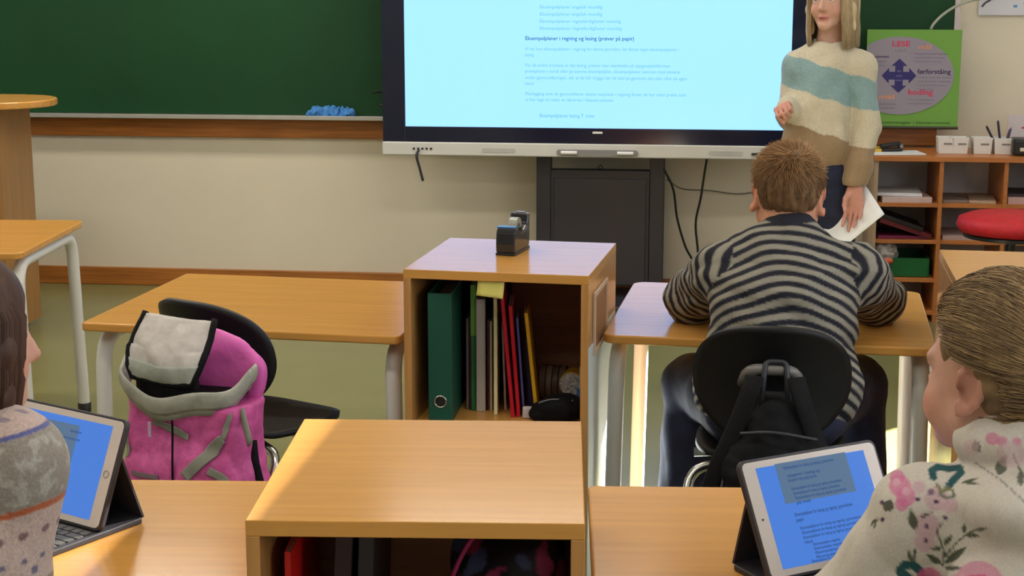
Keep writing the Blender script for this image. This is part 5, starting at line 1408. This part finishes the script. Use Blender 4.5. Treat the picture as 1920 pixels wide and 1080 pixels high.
# ================================================================== girl in the knitted sweater
lo_ = np.array([-.96, 1.70, 0]); PL = person('person with dark brown hair and patterned knitted sweater at the left edge', tuple(lo_))
lo_h, lR, ls = (-.905, 1.815, 1.106), frame(R_(-51), R_(-4), 0), .95
t2 = frame(R_(-30)); T2 = lambda x, y, z: np.array([-.955, 1.745, 0]) + t2 @ np.array([x, y, 0]) + np.array([0, 0, z])
lsR, leR, lwR = np.array([-.822, 1.775, .968]), np.array([-.838, 1.752, .775]), np.array([-.955, 1.955, .728])
lsL, leL, lwL = T2(-.155, .01, .955), T2(-.21, .06, .765), np.array([-1.10, 2.02, .728])
S = SDF((-1.42, 1.38, .0), (-.60, 2.25, 1.32), .0055)
head_sdf(S, lo_h, lR, ls, True)
S.chain([tuple(np.array(lo_h) + lR @ np.array([0, -.02, -.05])), T2(0, .03, 1.01), T2(0, 0, .90)], [.048, .050, .09], .03)
S.chain([T2(0, 0, .88), T2(0, -.03, .68), T2(0, -.05, .55)], [.10, .105, .12], .04)
for a, b, c in ((lsR, leR, lwR), (lsL, leL, lwL)): S.chain([T2(0, 0, .96), a, b, c], [.045, .042, .034, .026], .02)
lh_ = [T2(-.07, -.02, .535), T2(.07, -.02, .535)]; lk = [(-1.02, 2.06, .53), (-.88, 2.05, .53)]; la = [(-1.02, 1.99, .085), (-.88, 1.98, .085)]
for h, k_, a in zip(lh_, lk, la): S.chain([h, k_, a], [.066, .050, .035], .02)
hand_sdf(S, lwR + np.array([-.002, .012, 0]), frame(R_(12)), .78, rest_curl(.2, .4, .3), -1)
hand_sdf(S, lwL + np.array([.0, .012, 0]), frame(R_(-8)), .78, rest_curl(.2, .4, .3), 1)
V, Q = S.mesh(2); base = (.58, .33, .25)
C = head_color(V, lo_h, lR, ls, base, True, blush=.5); mesh_obj('body', V - lo_, Q, SKIN, PL, C); eyes(PL, np.array(lo_h) - lo_, lR, ls)
S = SDF((-1.40, 1.46, .50), (-.62, 2.14, 1.10), .0032)
S.ell(T2(0, .0, .89), (.150, .105, .12), .03, t2).ell(T2(0, -.01, .74), (.155, .125, .16), .05, t2).ell(T2(0, -.03, .60), (.16, .13, .10), .04, t2)
S.cone(T2(0, .02, .985), lsR, .070, .060, .04).cone(T2(0, .02, .98), lsL, .070, .060, .04)
S.chain([lsR, leR], [.063, .060], .02); S.chain([leR, lwR], [.058, .042], .02); S.chain([lsL, leL, lwL], [.060, .056, .042], .025)
nk = np.array(lo_h) + lR @ np.array([0, -.035, -.10]); S.cone(nk + np.array([0, 0, -.05]), nk + np.array([0, 0, .0]), .075, .062, .02); S.cone(nk, nk + np.array([0, 0, .08]), .050, .060, .008, 's')
S.wrinkle(.0042, 40, 61); S.plane((0, 0, .53), (0, 0, -1), .006)
V, Q = S.mesh(2)
# knitted bands run round the yoke and down the sleeve
ax0 = np.array([-.93, 1.78, 1.03]); rr = np.hypot(V[:, 0] - ax0[0], V[:, 1] - ax0[1])
s_ = (1.062 - V[:, 2]) + .30 * np.clip(rr - .09, 0, .2)
ang = np.arctan2(V[:, 1] - ax0[1] + .02, V[:, 0] - ax0[0]); q_ = ang * .13
C = np.tile(np.array((.50, .375, .335)), (len(V), 1))
def pb(m_, col, a=1.0):
    m_ = np.clip(m_, 0, 1)[:, None] * a; C[:] = C * (1 - m_) + np.array(col) * m_
bandm = lambda a, b: np.clip(np.minimum(s_ - a, b - s_) / .0015 + .5, 0, 1)
sw = .5 + np.array([mnoise.noise(Vector(v) * 55) + .6 * mnoise.noise(Vector(v) * 130) for v in V.tolist()]) + .18 * np.sin(q_ * 150) * np.sin((s_ - .08) * 140)
pb(bandm(.066, .152), (.275, .240, .205)); pb(bandm(.072, .148) * np.clip((sw - .5) * 3, 0, 1), (.42, .39, .35), .75)
pb(bandm(.060, .066), (.10, .11, .28)); pb(bandm(.152, .160), (.42, .11, .045))
dots = lambda s0, per, r: np.clip((r - np.hypot((q_ / per % 1 - .5) * per, s_ - s0)) / .0015 + .5, 0, 1)
pb(dots(.186, .022, .0045), (.22, .12, .13)); pb(dots(.040, .03, .005), (.26, .20, .24)); pb(dots(.020, .03, .004), (.30, .22, .24))
fig = lambda s0, per, w, h_: ((np.abs(q_ / per % 1 - .5) * per < w) & (np.abs(s_ - s0) < h_)).astype(float)
pb(dots(.218, .0225, .0035), (.14, .13, .20)); pb(dots(.232, .045, .005), (.14, .13, .20))
pb(bandm(.250, .255), (.24, .16, .08)); pb(bandm(.255, .285), (.36, .29, .20)); pb(bandm(.285, .291), (.42, .28, .06)); pb(bandm(.268, .272), (.28, .22, .12))
pb(fig(.306, .05, .012, .0035), (.10, .12, .15)); pb(fig(.330, .05, .012, .0035), (.10, .12, .15)); pb(bandm(.36, .366), (.42, .11, .045)); pb(bandm(.37, .43), (.235, .215, .185)); pb(dots(.40, .022, .006), (.42, .40, .35))
mesh_obj('knitted_sweater', V - lo_, Q, KNIT, PL, C)
S = SDF((-1.40, 1.42, .03), (-.62, 2.20, .66), .007)
S.ell(T2(0, -.05, .55), (.155, .12, .068), .03, t2)
for h, k_, a in zip(lh_, lk, la): S.chain([h, k_, a], [.078, .060, .050], .03)
S.plane((0, 0, .08), (0, 0, -1), .005)
V, Q = S.mesh(1); mesh_obj('trousers', V - lo_, Q, DENIM, PL); shoes(PL, lo_, la, R_(-10))
# dark chin-length hair
S, T = cap(lo_h, lR, ls, 0, (np.array([-.22, -.22, -.24]), np.array([.22, .22, .20])), h=.0035, inf=.007)
S.ell(T(0, .122, -.035), np.array([.062, .060, .100]) * ls, .012, lR, 's')
for m in (-1, 1):
    S.chain([T(m * .060, .030, .07), T(m * .070, .040, .0), T(m * .070, .042, -.06), T(m * .062, .030, -.110)], [.015, .016, .014, .006], .02)
for x in (-.045, 0, .045): S.chain([T(x, -.055, .0), T(x, -.055, -.10)], [.044, .032], .03)
S.wrinkle(.0010, 120, 3, (1, 1, .2)); V, Q = S.mesh(1)
hc = np.array((.060, .026, .016)); C = hc * (1 + .4 * np.array([mnoise.noise(Vector((v[0] * 260, v[1] * 260, v[2] * 14))) for v in V.tolist()])[:, None])
n = 8000; az = rng.uniform(-2.8, 2.8, n); az = np.where(np.abs(az) < .50, np.sign(az) * (.50 + rng.uniform(0, .5, n)), az) + math.pi / 2
top_ = np.stack([.004 * np.sign(np.cos(az)), .01 + .02 * np.sin(az), np.full(n, .132)], 1); j1 = rng.uniform(.010, .023, n); tl = rng.uniform(-.02, .02, n)
ctrl = [top_, ringp(j1 * .6, .098, .8) * np.array([.72, .8, 1]), ringp(j1, .04, .9), ringp(j1 + .004, -.04, .86), ringp(j1 + .004, -.095, .80), ringp(j1 - .012, -.130, .80) + tl[:, None] * np.array([0, 0, 1])]
Pl = np.stack(ctrl, 1); Pl[:, 2:, 1] += .0 * np.clip(np.sin(az)[:, None], 0, 1)
Pw = to_world(Pl.reshape(-1, 3), lo_h, lR, ls).reshape(n, 6, 3)
v2, q2, c2 = strands(Pw, .0009, hc * rng.uniform(.7, 1.5, (n, 1)))
Vh, Qh, Ch = join([(V, Q, C), (v2, q2, c2)]); mesh_obj('hair', Vh - lo_, Qh, HAIRM, PL, Ch)

# chairs under the two girls
CHF = copy_tree(CH1); CHF.location = (.475, 1.83, 0); CHF.rotation_euler = (0, 0, R_(45)); CHF['label'] = 'black school chair under the girl in floral sweater at the right edge'
CHK = copy_tree(CH1); CHK.location = (-.93, 1.70, 0); CHK.rotation_euler = (0, 0, R_(-25)); CHK['label'] = 'black school chair under the girl in knitted sweater at the left edge'
